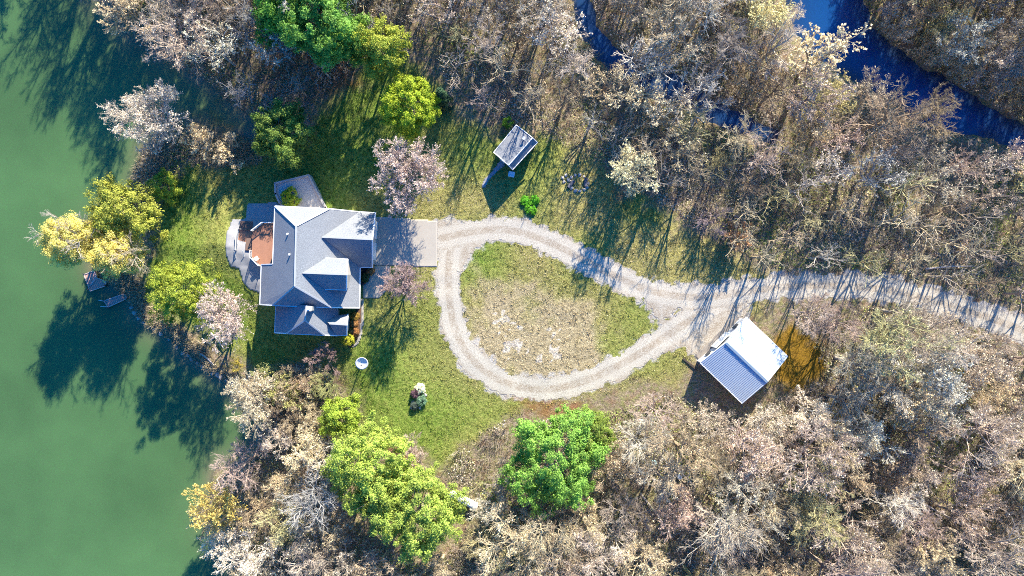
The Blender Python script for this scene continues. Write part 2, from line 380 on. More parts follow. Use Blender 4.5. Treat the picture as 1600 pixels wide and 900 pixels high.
# ------------------------------------------------------------------ common materials
def shingle(name):
    m = NM(name, .85, .15); sepz = m.n('ShaderNodeSeparateXYZ'); m.l(m.pos(), sepz.inputs[0])
    f = m.noise(9, 3, .8); f2 = m.noise(2.2, 4, .7); f3 = m.noise(.35, 2)
    c = m.ramp(f, [(.3, (.1, .11, .13)), (.5, (.24, .25, .27)), (.7, (.42, .435, .46))])
    c = m.mix(m.math('MULTIPLY', f2, .4), c, (.2, .215, .23)); c = m.mix(m.math('MULTIPLY', f3, .5), c, (.17, .185, .2))
    m.color(c).bump(f, .02, .5); return m.m
M['shingle'] = shingle('grey shingles')
M['ridge'] = simple('ridge cap shingle', (.42, .43, .44), .8, .15, 9)
M['white'] = simple('white painted trim', (.78, .78, .76), .5, .06, 3)
M['siding'] = simple('pale siding', (.5, .47, .42), .7, .08, 2)
M['glass'] = NM('window glass', .05, .6).color((.02, .03, .045)).m
M['concrete'] = (lambda m: m.color(m.mix(m.noise(.5, 4, .7), m.mix(m.noise(6, 4, .7), (.26, .235, .2), (.42, .385, .33)), m.mix(m.noise(6, 4, .7), (.36, .33, .28), (.5, .46, .39)))).m)(NM('concrete', .9, .15))
def planks(name, c, ang, w=.14):
    m = NM(name, .8, .2); mp = m.n('ShaderNodeMapping'); mp.inputs['Rotation'].default_value = (0, 0, ang); m.l(m.pos(), mp.inputs['Vector'])
    wv = m.n('ShaderNodeTexWave', wave_type='BANDS', bands_direction='X'); wv.inputs['Scale'].default_value = .314 / w; m.l(mp.outputs[0], wv.inputs['Vector'])
    f = m.noise(4, 4, .7)
    cc = m.mix(f, tuple(x * .7 for x in c), tuple(x * 1.25 for x in c))
    m.color(m.mix(m.ramp(wv.outputs['Fac'], [(.0, .8), (.15, 0.0)]), cc, tuple(x * .35 for x in c))); return m.m
M['deckwood'] = planks('deck planks', (.4, .2, .13), 0)
M['dockwood'] = planks('dock planks', (.55, .33, .27), math.radians(25), .3)
M['metal'] = simple('galvanised metal', (.4, .42, .45), .4, .1, 3, .5, .6)
M['darkmetal'] = simple('dark metal', (.06, .06, .065), .5, .2, 4)
M['dish'] = simple('dish mesh', (.7, .7, .7), .5, .12, 5)
M['stone'] = simple('field stone', (.4, .37, .34), .9, .35, 2.5)
M['darkstone'] = simple('dark stone', (.12, .12, .14), .9, .4, 3)
M['mulch'] = simple('bark mulch', (.14, .08, .05), .95, .5, 9)

# ------------------------------------------------------------------ house
ZS = 2.6475
def Z1(zx, zy, z): return P3(320 + zx / ZS, 240 + zy / ZS, z)
R = {}
for k, v in dict(A=(378, 300, 8.5), B=(372, 548, 8.5), C=(290, 217, 5.5), D=(515, 228, 5.5), E=(640, 241, 2.92), Wn=(281, 457, 5.45), Ws=(234, 459, 3.75), SW=(228, 624, 3.7), HS=(281, 628, 5.4), HE=(525, 637, 5.4), SE=(640, 638, 2.9),
                 g0=(485, 345, 6.25), g1=(693, 355, 6.25), gne=(706, 245, 2.9), gse=(693, 471, 2.9), gv=(643, 470, 2.9),
                 d0=(405, 493, 7.9), d1=(587, 500, 7.9), dn0=(500, 432, 6.0), dn1=(591, 437, 6.0), ds0=(497, 561, 6.0), ds1=(586, 564, 6.0),
                 w0=(421, 627, 6.5), w1=(415, 690, 6.5), wnw=(294, 630, 2.9), wsw=(290, 741, 2.9), wh0=(337, 744, 4.3), wh1=(495, 751, 4.3), wse=(548, 753, 2.9), wne=(552, 642, 2.9),
                 x0=(515, 703, 4.55), x1=(588, 708, 4.55), xn=(592, 665, 3.0), xs=(587, 752, 3.0), xnw=(470, 672, 3.0), xsw=(540, 750, 3.0)).items(): R[k] = Z1(*v)
R['D2'] = R['D']
roof_planes = [['C', 'D', 'A'], ['A', 'B', 'HS', 'SW', 'Ws', 'Wn', 'C'], ['B', 'HE', 'HS'], ['A', 'D', 'E', 'SE', 'HE', 'B']]
roof_planes[1] = ['A', 'B', 'HS', 'SW', 'Ws', 'Wn', 'C']
garage = [['g0', 'g1', 'gne', 'E'], ['g0', 'gv', 'gse', 'g1']]
dormer = [['d0', 'dn0', 'dn1', 'd1'], ['d0', 'd1', 'ds1', 'ds0']]
wing = [['w0', 'wnw', 'wsw', 'wh0', 'w1'], ['w1', 'wh0', 'wh1'], ['w0', 'w1', 'wh1', 'wse', 'wne']]
cross = [['x0', 'xnw', 'xn', 'x1'], ['x0', 'x1', 'xs', 'xsw']]
ho = G(500, 420); ho = (ho[0], ho[1], 0.0)
house = thing('house', ho, 'large pale house with a hipped grey shingle roof at the end of the driveway', 'house')
cxy = (ho[0], ho[1])
wm = MB()
def inset(p, c, d=.45):
    v = Vector((p[0] - c[0], p[1] - c[1])); l = v.length; s = max(0, 1 - d * 1.35 / max(l, .1)); return (c[0] + v.x * s, c[1] + v.y * s)
def cent(keys): a = np.array([R[k] for k in keys]); return a.mean(0)
bodies = [(roof_planes, -3.6), (garage, -1.5), (wing, -3.6), (cross, -2.5)]
for planes, zb in bodies:
    allk = sorted({k for pl in planes for k in pl}); c = cent(allk)
    for pl in planes:
        pts = [(*inset(R[k], c), R[k][2] - .3) for k in pl]
        wm.prism([(x, y, zb) for x, y, z in pts], pts)
c = cent(['d0', 'd1', 'dn1', 'ds1', 'dn0', 'ds0'])
for pl in dormer:
    pts = [(*inset(R[k], c, .25), R[k][2] - .25) for k in pl]; wm.prism([(x, y, min(z - .2, 3.2)) for x, y, z in pts], pts)
wm.build('wall', M['siding'], house)
rm = MB(); off = 0
for grp in (roof_planes, garage, dormer, wing, cross):
    for pl in grp:
        rm.slab([(x, y, z + off * .004) for x, y, z in (R[k] for k in pl)], .16); off += 1
roof = rm.build('roof', M['shingle'], house)
rc = MB()
for a, b in (('A', 'B'), ('A', 'C'), ('A', 'D'), ('B', 'HS'), ('B', 'HE'), ('g0', 'g1'), ('d0', 'd1'), ('w0', 'w1'), ('w1', 'wh0'), ('w1', 'wh1'), ('x0', 'x1')):
    rc.bar(Vector(R[a]) + Vector((0, 0, .05)), Vector(R[b]) + Vector((0, 0, .05)), .22, .06)
rc.build('ridge_cap', M['ridge'], roof)
fa = MB()
for a, b in (('C', 'D'), ('D', 'E'), ('C', 'Wn'), ('Wn', 'Ws'), ('Ws', 'SW'), ('SW', 'HS'), ('HS', 'HE'), ('HE', 'SE'), ('SE', 'gv'), ('gv', 'gse'), ('gse', 'g1'), ('g1', 'gne'), ('gne', 'E'),
             ('d1', 'dn1'), ('d1', 'ds1'), ('dn0', 'dn1'), ('ds0', 'ds1'), ('wnw', 'wsw'), ('wsw', 'wh0'), ('wh0', 'wh1'), ('wh1', 'wse'), ('x1', 'xn'), ('x1', 'xs'), ('xsw', 'xs')):
    fa.bar(Vector(R[a]) + Vector((0, 0, -.06)), Vector(R[b]) + Vector((0, 0, -.06)), .16, .2)
fa.build('fascia', M['white'], roof)
ch = MB(); cx, cy, _ = P3(484, 482, 7.0)
ch.box((cx, cy, 6.4), (.6, .6, 2.0), -.05); chim = ch.build('chimney', M['siding'], roof)
cc = MB(); cc.box((cx, cy, 7.43), (.72, .72, .1), -.05); cc.tube((cx, cy, 7.46), (cx, cy, 7.8), .16); cc.build('chimney_cap', M['white'], chim)
for px, py, z, h in ((455.5, 398, 6.9, 1.0), (451, 366, 7.0, .5)):
    x, y = P(px, py, z); v = MB(); v.tube((x, y, z - .6), (x, y, z + h), .07); v.tube((x, y, z + h), (x, y, z + h + .1), .16); v.build('vent_pipe', M['white'], roof)
def wall_item(name, a, b, t, w, z0, z1, mat, parent, out=.06, ins=.45, c=None):
    c = c if c is not None else cent(['A', 'B', 'E', 'SE', 'Wn', 'SW'])
    pa, pb = Vector(inset(R[a], c, ins)), Vector(inset(R[b], c, ins)); d = (pb - pa).normalized(); nrm = Vector((d.y, -d.x))
    mid = pa.lerp(pb, t)
    if (mid - Vector((c[0], c[1]))).dot(nrm) < 0: nrm = -nrm
    q = mid + nrm * out; mb = MB(); mb.box((q.x, q.y, (z0 + z1) / 2), (w, .14, z1 - z0), math.atan2(d.y, d.x)); return mb.build(name, mat, parent), q, d
cg = cent(['g0', 'g1', 'gne', 'gse', 'gv', 'E'])
for t in (.27, .73):
    o, q, d = wall_item('garage_door', 'gne', 'gse', t, 2.7, 0, 2.2, M['white'], house, c=cg)
for a, b, t, w, z0, z1, c in (('SE', 'gv', .25, 1.3, .9, 2.2, None), ('Ws', 'SW', .3, 1.8, .8, 2.2, None), ('Ws', 'SW', .7, 1.8, .8, 2.2, None), ('Ws', 'SW', .3, 1.8, -2.2, -.6, None), ('Ws', 'SW', .7, 1.8, -2.2, -.6, None), ('C', 'Wn', .5, 2.2, .3, 2.3, None), ('C', 'D', .4, 1.4, 1.0, 2.4, None)):
    o, q, d = wall_item('window', a, b, t, w, z0, z1, M['white'], house, c=c)
    wall_item('pane', a, b, t, w - .2, z0 + .1, z1 - .1, M['glass'], o, out=.1, c=c)
o, q, d = wall_item('door', 'SE', 'gv', .7, 1.0, .05, 2.1, simple('front door red', (.2, .04, .03)), house)
o, q, d = wall_item('window', 'dn1', 'ds1', .5, 1.0, 4.3, 5.6, M['white'], house, ins=.25, c=cent(['d0', 'd1', 'dn1', 'ds1', 'dn0', 'ds0']))
wall_item('pane', 'dn1', 'ds1', .5, .8, 4.4, 5.5, M['glass'], o, ins=.25, out=.1, c=cent(['d0', 'd1', 'dn1', 'ds1', 'dn0', 'ds0']))

# dish on the roof corner
x, y = P(453, 509, 4.0)
rd = thing('satellite_dish', (x, y, 3.0), 'small white satellite dish fixed on the lower corner of the house roof', 'satellite dish')
b = MB(); b.tube((x - .3, y - .5, 3.1), (x, y, 4.0), .05); b.build('mount', M['metal'], rd)
b = MB(); b.dish((x, y, 4.05), (.25, -.5, .85), .55, .12); b.build('reflector', M['white'], rd, smooth_=True)
b = MB(); b.bar((x, y - .2, 4.1), (x + .25, y - .55, 4.75), .05); b.build('feed_arm', M['metal'], rd)

# deck (attached to the house, a thing of its own) with landing and stairs
def quadslab(mb, pts, z, th): mb.slab([P3(a, b_, z) for a, b_ in pts], th)
dz = .15
dk = thing('deck', P3(405, 385, -2.7), 'raised brown wooden deck with white railings and stairs on the lake side of the house', 'deck')
b = MB(); quadslab(b, [(411.7, 347.5), (433, 348), (433, 417), (406.7, 417), (393, 402.5), (394.5, 361)], dz, .2); b.build('floor', M['deckwood'], dk)
b = MB(); quadslab(b, [(372, 358), (394, 360), (394, 391), (370.5, 392)], -.9, .18); b.build('landing', M['deckwood'], dk)
for px, py, z1 in ((396, 362, dz), (394, 401, dz), (411, 350, dz), (407, 414, dz), (373, 360, -.9), (372, 390, -.9), (392, 390, -.9)):
    x, y = P(px, py, z1 - .2); b = MB(); b.box((x, y, (z1 - .2 - 3.1) / 2), (.14, .14, 3.1 + z1 - .2 - .02)); b.build('post', M['white'], dk)
def railing(parent, pts, z, h=.95):
    q = [Vector(P3(a, c, z)) for a, c in pts]; mb = MB()
    for a, c in zip(q[:-1], q[1:]):
        mb.bar(a + Vector((0, 0, h)), c + Vector((0, 0, h)), .12, .07); mb.bar(a + Vector((0, 0, .12)), c + Vector((0, 0, .12)), .06)
        n = max(2, int((c - a).length / .16))
        for i in range(n + 1): p = a.lerp(c, i / n); mb.bar(p, p + Vector((0, 0, h)), .1 if i in (0, n) else .035)
    mb.build('railing', M['white'], parent)
railing(dk, [(427, 348.5), (411.7, 348.5), (395.5, 361)], dz); railing(dk, [(393.7, 392), (393.7, 402), (407, 415.5)], dz); railing(dk, [(373, 358.5), (371, 391)], -.9)
def stairs(parent, p0, p1, z0, z1, w, n, mat, rail=True):
    a, c = Vector((*p0, 0)), Vector((*p1, 0)); d = (c - a); L = d.length; d.normalize(); rz = math.atan2(d.y, d.x); s = Vector((-d.y, d.x, 0))
    for i in range(n):
        t = (i + .5) / n; p = a + d * L * t; mb = MB(); mb.box((p.x, p.y, z0 + (z1 - z0) * (i + 1) / (n + 1)), (L / n * .9, w, .06), rz); mb.build('stair_tread', mat, parent)
    for k in (-1, 1):
        e = s * (w / 2 + .05) * k; mb = MB(); mb.bar(a + e + Vector((0, 0, z0 - .1)), c + e + Vector((0, 0, z1 + .05)), .08, .28); mb.build('stringer', M['white'], parent)
        if rail:
            mb = MB(); mb.bar(a + e + Vector((0, 0, z0 + .9)), c + e + Vector((0, 0, z1 + .95)), .08); mb.bar(c + e + Vector((0, 0, z1)), c + e + Vector((0, 0, z1 + .95)), .09); mb.build('handrail', M['white'], parent)
M['tread'] = simple('dark stair wood', (.13, .085, .07))
pa, pb = P(377, 393, -1.2), P(382, 418, -2.4)
stairs(dk, pa, pb, -.9, -2.75, 1.25, 9, M['tread'])
b = MB(); quadslab(b, [(376, 345), (395, 346), (394, 358), (373, 357)], -.55, .1); b.build('bench', M['tread'], dk)
b = MB(); quadslab(b, [(385, 372), (394, 372), (394, 391), (383, 391)], -.35, .3); b.build('step', simple('dark step', (.2, .13, .1)), dk)
x, y = P(402.5, 404, dz)
tb = thing('side_table', (x, y, dz), 'small white square table at the corner of the wooden deck', 'table')
b = MB(); b.box((x, y, dz + .5), (.6, .6, .05), .6); b.build('tabletop', M['white'], tb)
for i in range(4):
    an = .6 + math.pi / 4 + i * math.pi / 2; b = MB(); lx, ly = x + .34 * math.cos(an), y + .34 * math.sin(an); b.tube((lx, ly, dz), (lx, ly, dz + .48), .025); b.build('leg', M['white'], tb)

# paved areas
def pave(name, pts, mat, th=.12, lift=.05, z=None, it=0, sub=True):
    q = [G(a, c) for a, c in pts]
    zz = z
    if z is None:                                         # follow the ground: fan of small grid cells
        poly = np.array([p[:2] for p in q]); x0, y0 = poly.min(0); x1, y1 = poly.max(0)
        gx, gy = np.meshgrid(np.arange(x0 - .3, x1 + .5, .2), np.arange(y0 - .3, y1 + .5, .2), indexing='ij')
        sd_ = sdist(poly, gx, gy); k = (sd_[:-1, :-1] + sd_[1:, :-1] + sd_[1:, 1:] + sd_[:-1, 1:]) < 0
        ii = np.arange(gx.size).reshape(gx.shape); F = np.stack([ii[:-1, :-1], ii[1:, :-1], ii[1:, 1:], ii[:-1, 1:]], -1)[k]
        u, inv = np.unique(F.ravel(), return_inverse=True); vx, vy = gx.ravel()[u], gy.ravel()[u]
        n = len(u); V = np.concatenate([np.stack([vx, vy, H(vx, vy) + lift], 1), np.stack([vx, vy, H(vx, vy) - th], 1)])
        T = inv.reshape(-1, 4); e = np.concatenate([T[:, [0, 1]], T[:, [1, 2]], T[:, [2, 3]], T[:, [3, 0]]])
        es = {}
        for a, c in e: es[(a, c)] = 1
        side = np.array([(c, a, a + n, c + n) for (a, c) in es if (c, a) not in es], np.int32)
        me = raw_mesh(name, V, np.concatenate([T, side]), mat)
        return tag(link_mesh(name, me), kind='structure')
    mb = MB(); mb.prism([(a, c, min(zb, z) - .4) for a, c, zb in q], [(*P(px_, py_, z), z) for px_, py_ in pts]); return tag(mb.build(name, mat), kind='structure')
pave('concrete_drive', [(585, 338), (683, 345), (682, 418), (608, 414), (584, 416)], M['concrete'], lift=.055)
pave('front_walk', [(584, 417), (609, 415), (606, 452), (592, 466), (566, 467), (567, 436), (576, 430)], M['concrete'], lift=.05)
pave('patio', [(386, 319), (432, 316), (450, 330), (440, 460), (405, 457), (392, 453), (380, 441), (374, 420), (361, 417), (354, 400), (353, 366), (363, 343), (384, 342)], simple('patio concrete', (.3, .3, .31), .9, .2, 2), lift=.06)
# raised terrace with low walls
TZ = -.6
tq = [(430, 286.5), (482.3, 274), (509, 325), (470, 345), (445, 335), (437, 317), (431, 303)]
tr_ = thing('terrace', (*P(465, 305, TZ), -2.5), 'raised pebble terrace with pale retaining walls at the north corner of the house', 'terrace')
b = MB(); b.prism([(*P(a, c, TZ), -4.2) for a, c in tq], [P3(a, c, TZ) for a, c in tq])
m = NM('pebbles', .95, .1); f = m.noise(5, 4, .8); m.color(m.ramp(f, [(.3, (.28, .23, .19)), (.45, (.5, .45, .4)), (.7, (.72, .67, .6))])).bump(f, .04, .5)
b.build('pebble_floor', m.m, tr_)
M['retaining'] = simple('retaining wall block', (.42, .4, .38), .9, .15, 3)
for a, c in zip(tq[:-4] + tq[-2:], tq[1:-4] + [tq[3]] + [tq[-1], tq[0]]):
    if a == c: continue
    p, q = P3(*a, TZ + .2), P3(*c, TZ + .2); b = MB()
    d = (Vector(q) - Vector(p)).normalized() * .12
    b.bar(Vector(p) - d + Vector((0, 0, -1.5)), Vector(q) + d + Vector((0, 0, -1.5)), .28, 3.4); b.build('retaining_wall', M['retaining'], tr_)
p, q = P3(431, 303, TZ + .15), P3(437, 317, TZ + .15); b = MB(); b.bar(Vector(p) + Vector((0, 0, -1.5)), Vector(q) + Vector((0, 0, -1.5)), .26, 3.2); b.build('retaining_wall', M['retaining'], tr_)
# flower bed by the wing
pave('flower_bed', [(556, 484), (567, 470), (565, 520), (560, 535), (545, 545), (540, 528), (553, 524)], M['mulch'], lift=.05)
pave('bed_edging', [(564, 467), (568, 467), (567, 520), (560, 537), (548, 546), (558, 530), (563, 518)], M['concrete'], lift=.075)
pave('entry_bed', [(563, 418), (583, 418), (575, 440), (564, 448)], simple('dark soil', (.06, .05, .045), .95, .4, 8), lift=.06)

# ------------------------------------------------------------------ metal barn
def Z5(zx, zy, z): return P3(1040 + zx / 4.738, 470 + zy / 4.738, z)
EZ, RZ = 3.0, 4.3
bN, bE, bS, bW = Z5(597, 120, EZ), Z5(904, 411, EZ), Z5(566, 760, EZ), Z5(257, 460, EZ); b0, b1 = Z5(446, 312, RZ), Z5(752, 602, RZ)
bo = ((bN[0] + bS[0]) / 2, (bN[1] + bS[1]) / 2, 0)
barn = thing('metal_barn', bo, 'white metal pole barn with a blue-grey ribbed roof beside the gravel driveway', 'barn')
m = NM('ribbed roof steel', .38, .5); f = m.noise(.7, 4, .7); m.color(m.mix(f, (.4, .48, .55), (.54, .6, .65))); m.b.inputs['Metallic'].default_value = .25; M['roofsteel'] = m.m
b = MB(); b.slab([b0, bN, bE, b1], .08); b.slab([b0, b1, bS, bW], .08); br = b.build('roof', M['roofsteel'], barn)
b = MB()
for (r0, r1, e0, e1) in ((b0, b1, bN, bE), (b0, b1, bW, bS)):
    n = 30
    for i in range(n + 1):
        t = i / n; a = Vector(r0).lerp(Vector(r1), t); c = Vector(e0).lerp(Vector(e1), t); up = Vector((0, 0, .025)); b.bar(a + up, c + up, .05, .035)
b.build('rib', M['roofsteel'], br)
b = MB(); b.bar(Vector(b0) + Vector((0, 0, .08)), Vector(b1) + Vector((0, 0, .08)), .35, .05); b.build('ridge_cap', simple('blue steel', (.16, .22, .3), .4), br)
b = MB()
for a, c in ((b0, bN), (b0, bW), (b1, bE), (b1, bS), (bN, bE), (bW, bS)): b.bar(Vector(a) + Vector((0, 0, -.06)), Vector(c) + Vector((0, 0, -.06)), .12, .16)
b.build('fascia', M['white'], br)
M['barnwall'] = simple('white steel siding', (.68, .68, .66), .6, .06, 3)
ctr = ((bN[0] + bS[0]) / 2, (bN[1] + bS[1]) / 2)
iN, iE, iS, iW, i0, i1 = [(*inset(p, ctr, .22), p[2] - .14) for p in (bN, bE, bS, bW, b0, b1)]
b = MB(); lo = lambda *ps: [(p[0], p[1], -.5) for p in ps]
b.prism(lo(i0, i1, iE, iN), [i0, i1, iE, iN]); b.prism(lo(i0, iW, iS, i1), [i0, iW, iS, i1]); b.build('wall', M['barnwall'], barn)
d = (Vector(iN) - Vector(iW)); d.z = 0; L = d.length; d.normalize(); nb = Vector((d.y, -d.x, 0)); nb = -nb if nb.y < 0 else nb
for name, t, w, z0, z1, mat in (('window', .2, 1.0, 1.0, 2.0, M['glass']), ('window', .82, 1.0, 1.0, 2.0, M['glass']), ('door', .5, 3.2, 0.02, 2.6, M['white'])):
    p = Vector((iW[0], iW[1], 0)) + d * L * t + nb * .04; b = MB(); b.box((p.x, p.y, (z0 + z1) / 2), (w, .12, z1 - z0), math.atan2(d.y, d.x)); o = b.build(name, mat, barn)
pave('barn_slab', [(1093, 566), (1086, 556), (1142, 500), (1168, 492), (1160, 503)], simple('stained concrete', (.25, .215, .18), .9, .2, 2), lift=.07)  # mottled grey-brown slab, darker than the other concrete
b = MB(); a, c = G(1067, 560), G(1088, 577); b.bar((a[0], a[1], a[2] + .12), (c[0], c[1], c[2] + .12), .28, .26)
tag(b.build('railway_tie', simple('dark timber', (.07, .055, .045)), origin=(a[0], a[1], a[2])), 'dark timber edging beam lying by the barn corner', 'timber')

# ------------------------------------------------------------------ small cabin
def Z2(zx, zy, z): return P3(740 + zx / 6, 180 + zy / 6, z)
k = dict(nw0=(188, 348, 2.5), nw1=(400, 92, 2.5), r1=(553, 212, 3.6), r0=(328, 470, 3.6), s0=(366, 512, 2.7), s1=(598, 256, 2.7))
K = {a: Z2(*v) for a, v in k.items()}
co = (*Z2(380, 330, 0)[:2], 0); co = (co[0], co[1], float(H(co[0], co[1])))
cab = thing('cabin', co, 'small cabin with a steep lean-to grey shingle roof at the edge of the north wood', 'cabin')
b = MB(); b.slab([K['nw0'], K['r0'], K['r1'], K['nw1']], .12); b.slab([K['r0'], K['s0'], K['s1'], K['r1']], .12); cr = b.build('roof', M['shingle'], cab)
b = MB()
for a, c in (('nw0', 'r0'), ('r0', 's0'), ('s0', 's1'), ('s1', 'r1'), ('nw0', 'nw1'), ('r0', 'r1'), ('nw1', 'r1')): b.bar(Vector(K[a]) + Vector((0, 0, .02)), Vector(K[c]) + Vector((0, 0, .02)), .11, .14)
b.build('fascia', M['white'], cr)
ck = np.mean([K['nw0'], K['nw1'], K['s0'], K['s1']], 0)
ii = {a: (*inset(p, ck, .2), p[2] - .15) for a, p in K.items()}
b = MB(); lo = lambda *ps: [(ii[p][0], ii[p][1], -.6) for p in ps]
b.prism(lo('nw0', 'r0', 'r1', 'nw1'), [ii[p] for p in ('nw0', 'r0', 'r1', 'nw1')]); b.prism(lo('r0', 's0', 's1', 'r1'), [ii[p] for p in ('r0', 's0', 's1', 'r1')])
b.build('wall', simple('weathered board', (.2, .17, .14), .85, .25, 3), cab)
a, c = Vector(ii['nw0']), Vector(ii['r0']); d = c - a; d.z = 0; rz = math.atan2(d.y, d.x); nn = Vector((d.y, -d.x, 0)).normalized()
mid_ = (a + c) / 2 + nn * .04; b = MB(); b.box((mid_.x, mid_.y, co[2] + 1.0), (.9, .12, 1.9), rz); b.build('door', M['white'], cab)
x, y, _ = Z2(470, 222, 3.4); b = MB(); b.tube((x, y, 3.0), (x, y, 3.9), .12); b.tube((x, y, 3.9), (x, y, 4.0), .24); b.build('vent_pipe', M['white'], cr)
x, y, z = G(799.2, 273); b = MB(); b.box((x, y, z + .25), (.9, .75, .6), -.2); ab = b.build('utility_box', M['white'], origin=(x, y, z))
tag(ab, 'pale square utility box standing on the shaded grass by the cabin', 'utility box')
b = MB(); b.box((x, y, z + .57), (.98, .83, .05), -.2); b.build('lid', M['white'], ab)
pave('stone_path', [(770, 266), (782, 250), (790, 258), (776, 268), (763, 282), (757, 294), (752, 292), (757, 280)], simple('path flagstone', (.3, .3, .32), .9, .25, 2.5), lift=.06)

# ------------------------------------------------------------------ big dish on the lawn
gx0, gy0, gz0 = G(558, 588)
gd = thing('satellite_dish', (gx0, gy0, gz0), 'large round white mesh satellite dish on a pole in the side lawn', 'satellite dish')
x, y = P(565.5, 567, 2.4)
bx_, by_, bz_ = G(563.5, 571)
gd.location = (bx_, by_, bz_); gd['_o'] = (bx_, by_, bz_)
b = MB(); b.tube((bx_, by_, bz_ - .1), (bx_, by_, 2.2), .09); b.build('pole', M['darkmetal'], gd)
b = MB(); b.dish((x, y, 2.4), (.1, -.25, .95), .98, .26, n=32); b.build('reflector', M['dish'], gd, smooth_=True)
b = MB(); t_ = Vector((x, y, 2.4)) + Vector((.1, -.25, .95)) * .95
for i in range(3):
    an = i * 2.094; b.tube((x + math.cos(an) * .8, y + math.sin(an) * .8, 2.6), t_, .018, n=6)
b.build('strut', M['metal'], gd)
b = MB(); b.tube(t_, t_ + Vector((.02, -.05, .2)), .1); b.build('feed_horn', M['darkmetal'], gd)

# ------------------------------------------------------------------ docks
def dock(label, panels, z, piles):
    c = np.mean([P3(a, b_, z) for pl in panels for a, b_ in pl], 0); r = thing('dock', (c[0], c[1], WZ), label, 'dock')
    for pl in panels: b = MB(); b.slab([P3(a, b_, z + .001) for a, b_ in pl], .12); b.build('plank_panel', M['dockwood'], r)
    for pl in panels:
        b = MB(); q = [Vector(P3(a, b_, z + .02)) for a, b_ in pl]
        for i in range(len(q)): b.bar(q[i], q[(i + 1) % len(q)], .1, .14)
        b.build('frame', simple('pale dock timber', (.55, .45, .42)), r)
    for a, b_ in piles: x, y = P(a, b_, z); b = MB(); b.tube((x, y, WZ - 2), (x, y, z + .5), .08); b.build('post', M['darkmetal'], r)
    return r
dk2 = dock('narrow plank dock with two trailing poles by the shore rocks', [[(162.5, 470), (194, 459), (199, 466), (169, 480)]], WZ + .35, [(163, 469), (169, 481), (195, 458), (200, 467)])
for a, c in (((154, 469), (163, 470.5)), ((157, 478.5), (168, 479.5))): b = MB(); b.tube(P3(*a, WZ + .3), P3(*c, WZ + .35), .06); b.build('mooring_pole', M['metal'], dk2)
dock('tilted pinkish plank dock half hidden under the yellow willow', [[(131, 429), (147, 423), (151, 431), (139, 449)], [(141, 455), (138.5, 450), (151, 434), (166, 440), (164, 447)]], WZ + .45, [(132, 428), (139, 452), (150, 424), (165, 446)])

# ------------------------------------------------------------------ white tank under the maple
a = Vector(G(706, 769)); c = Vector(G(744, 789)); a.z += .75; c.z += .75; d = (c - a).normalized()
tk = thing('storage_tank', tuple((a + c) / 2 - Vector((0, 0, .75))), 'long white storage tank lying in the brush beside the bright green trees', 'tank')
b = MB(); b.tube(a, c, .6, n=20); b.build('shell', M['white'], tk, smooth_=False)
for p, s_ in ((a, -1), (c, 1)): b = MB(); b.tube(p, p + d * s_ * .18, .59, .42, n=20); b.tube(p + d * s_ * .18, p + d * s_ * .28, .42, .15, n=20); b.build('end_cap', M['white'], tk)
for t in (.22, .78): p = a.lerp(c, t); b = MB(); b.box((p.x, p.y, p.z - .6), (.25, 1.0, .45), math.atan2(d.y, d.x)); b.build('leg', M['concrete'], tk)
p = a.lerp(c, .55); b = MB(); b.tube(p + Vector((0, 0, .58)), p + Vector((0, 0, .78)), .18); b.build('valve_cover', M['metal'], tk)
# odds and ends in the wood
for px, py, nm, lab, colr in ((1021, 722, 'barrel', 'pale blue plastic barrel in the brown undergrowth south of the loop drive', (.35, .55, .6)), (1048, 718, 'bucket', 'white bucket in the undergrowth beside a fallen pale branch', (.7, .7, .68)), (1060, 744, 'barrel', 'grey-blue barrel lying in the undergrowth below the white bucket', (.25, .3, .4))):
    x, y, z = G(px, py); b = MB(); r = .38 if nm == 'barrel' else .3; b.tube((x, y, z), (x, y, z + .45), r, r * 1.05, n=16); b.tube((x, y, z + .45), (x, y, z + .9), r * 1.05, r, n=16)
    o = b.build(nm, simple(nm + ' plastic', colr, .5, .1), origin=(x, y, z)); tag(o, lab, nm); b = MB(); b.tube((x, y, z + .9), (x, y, z + .95), r * .95, n=16); b.build('lid', simple('lid plastic', tuple(v * .8 for v in colr), .5, .1), o)

# ------------------------------------------------------------------ vegetation builders
def unit(v): return v / np.maximum(np.linalg.norm(v, axis=-1, keepdims=True), 1e-9)
def tubes(pts, rad, sides):
    N, K, _ = pts.shape
    d = np.zeros_like(pts); d[:, :-1] = pts[:, 1:] - pts[:, :-1]; d[:, -1] = d[:, -2]; d = unit(d)
    ref = np.where(np.abs(d[..., 2:3]) < .9, np.array([0, 0, 1.0]), np.array([1.0, 0, 0])); u = unit(np.cross(d, ref)); w = np.cross(d, u)
    an = np.arange(sides) * 2 * np.pi / sides
    V = pts[:, :, None] + rad[:, :, None, None] * (u[:, :, None] * np.cos(an)[:, None] + w[:, :, None] * np.sin(an)[:, None])
    b = (np.arange(N)[:, None, None] * K + np.arange(K - 1)[None, :, None]) * sides; i = np.arange(sides)[None, None]; j = (i + 1) % sides
    F = np.stack([b + i, b + j, b + sides + j, b + sides + i], -1).reshape(-1, 4)
    return V.reshape(-1, 3), F
def grow(r, p, d, l, K, wig, up):
    N = len(p); pts = [p]; d = unit(d)
    for k in range(K):
        d = unit(d + r.normal(0, wig, (N, 3)) + np.array([0, 0, up])); p = p + d * (l / K)[:, None]; pts.append(p)
    return np.stack(pts, 1)
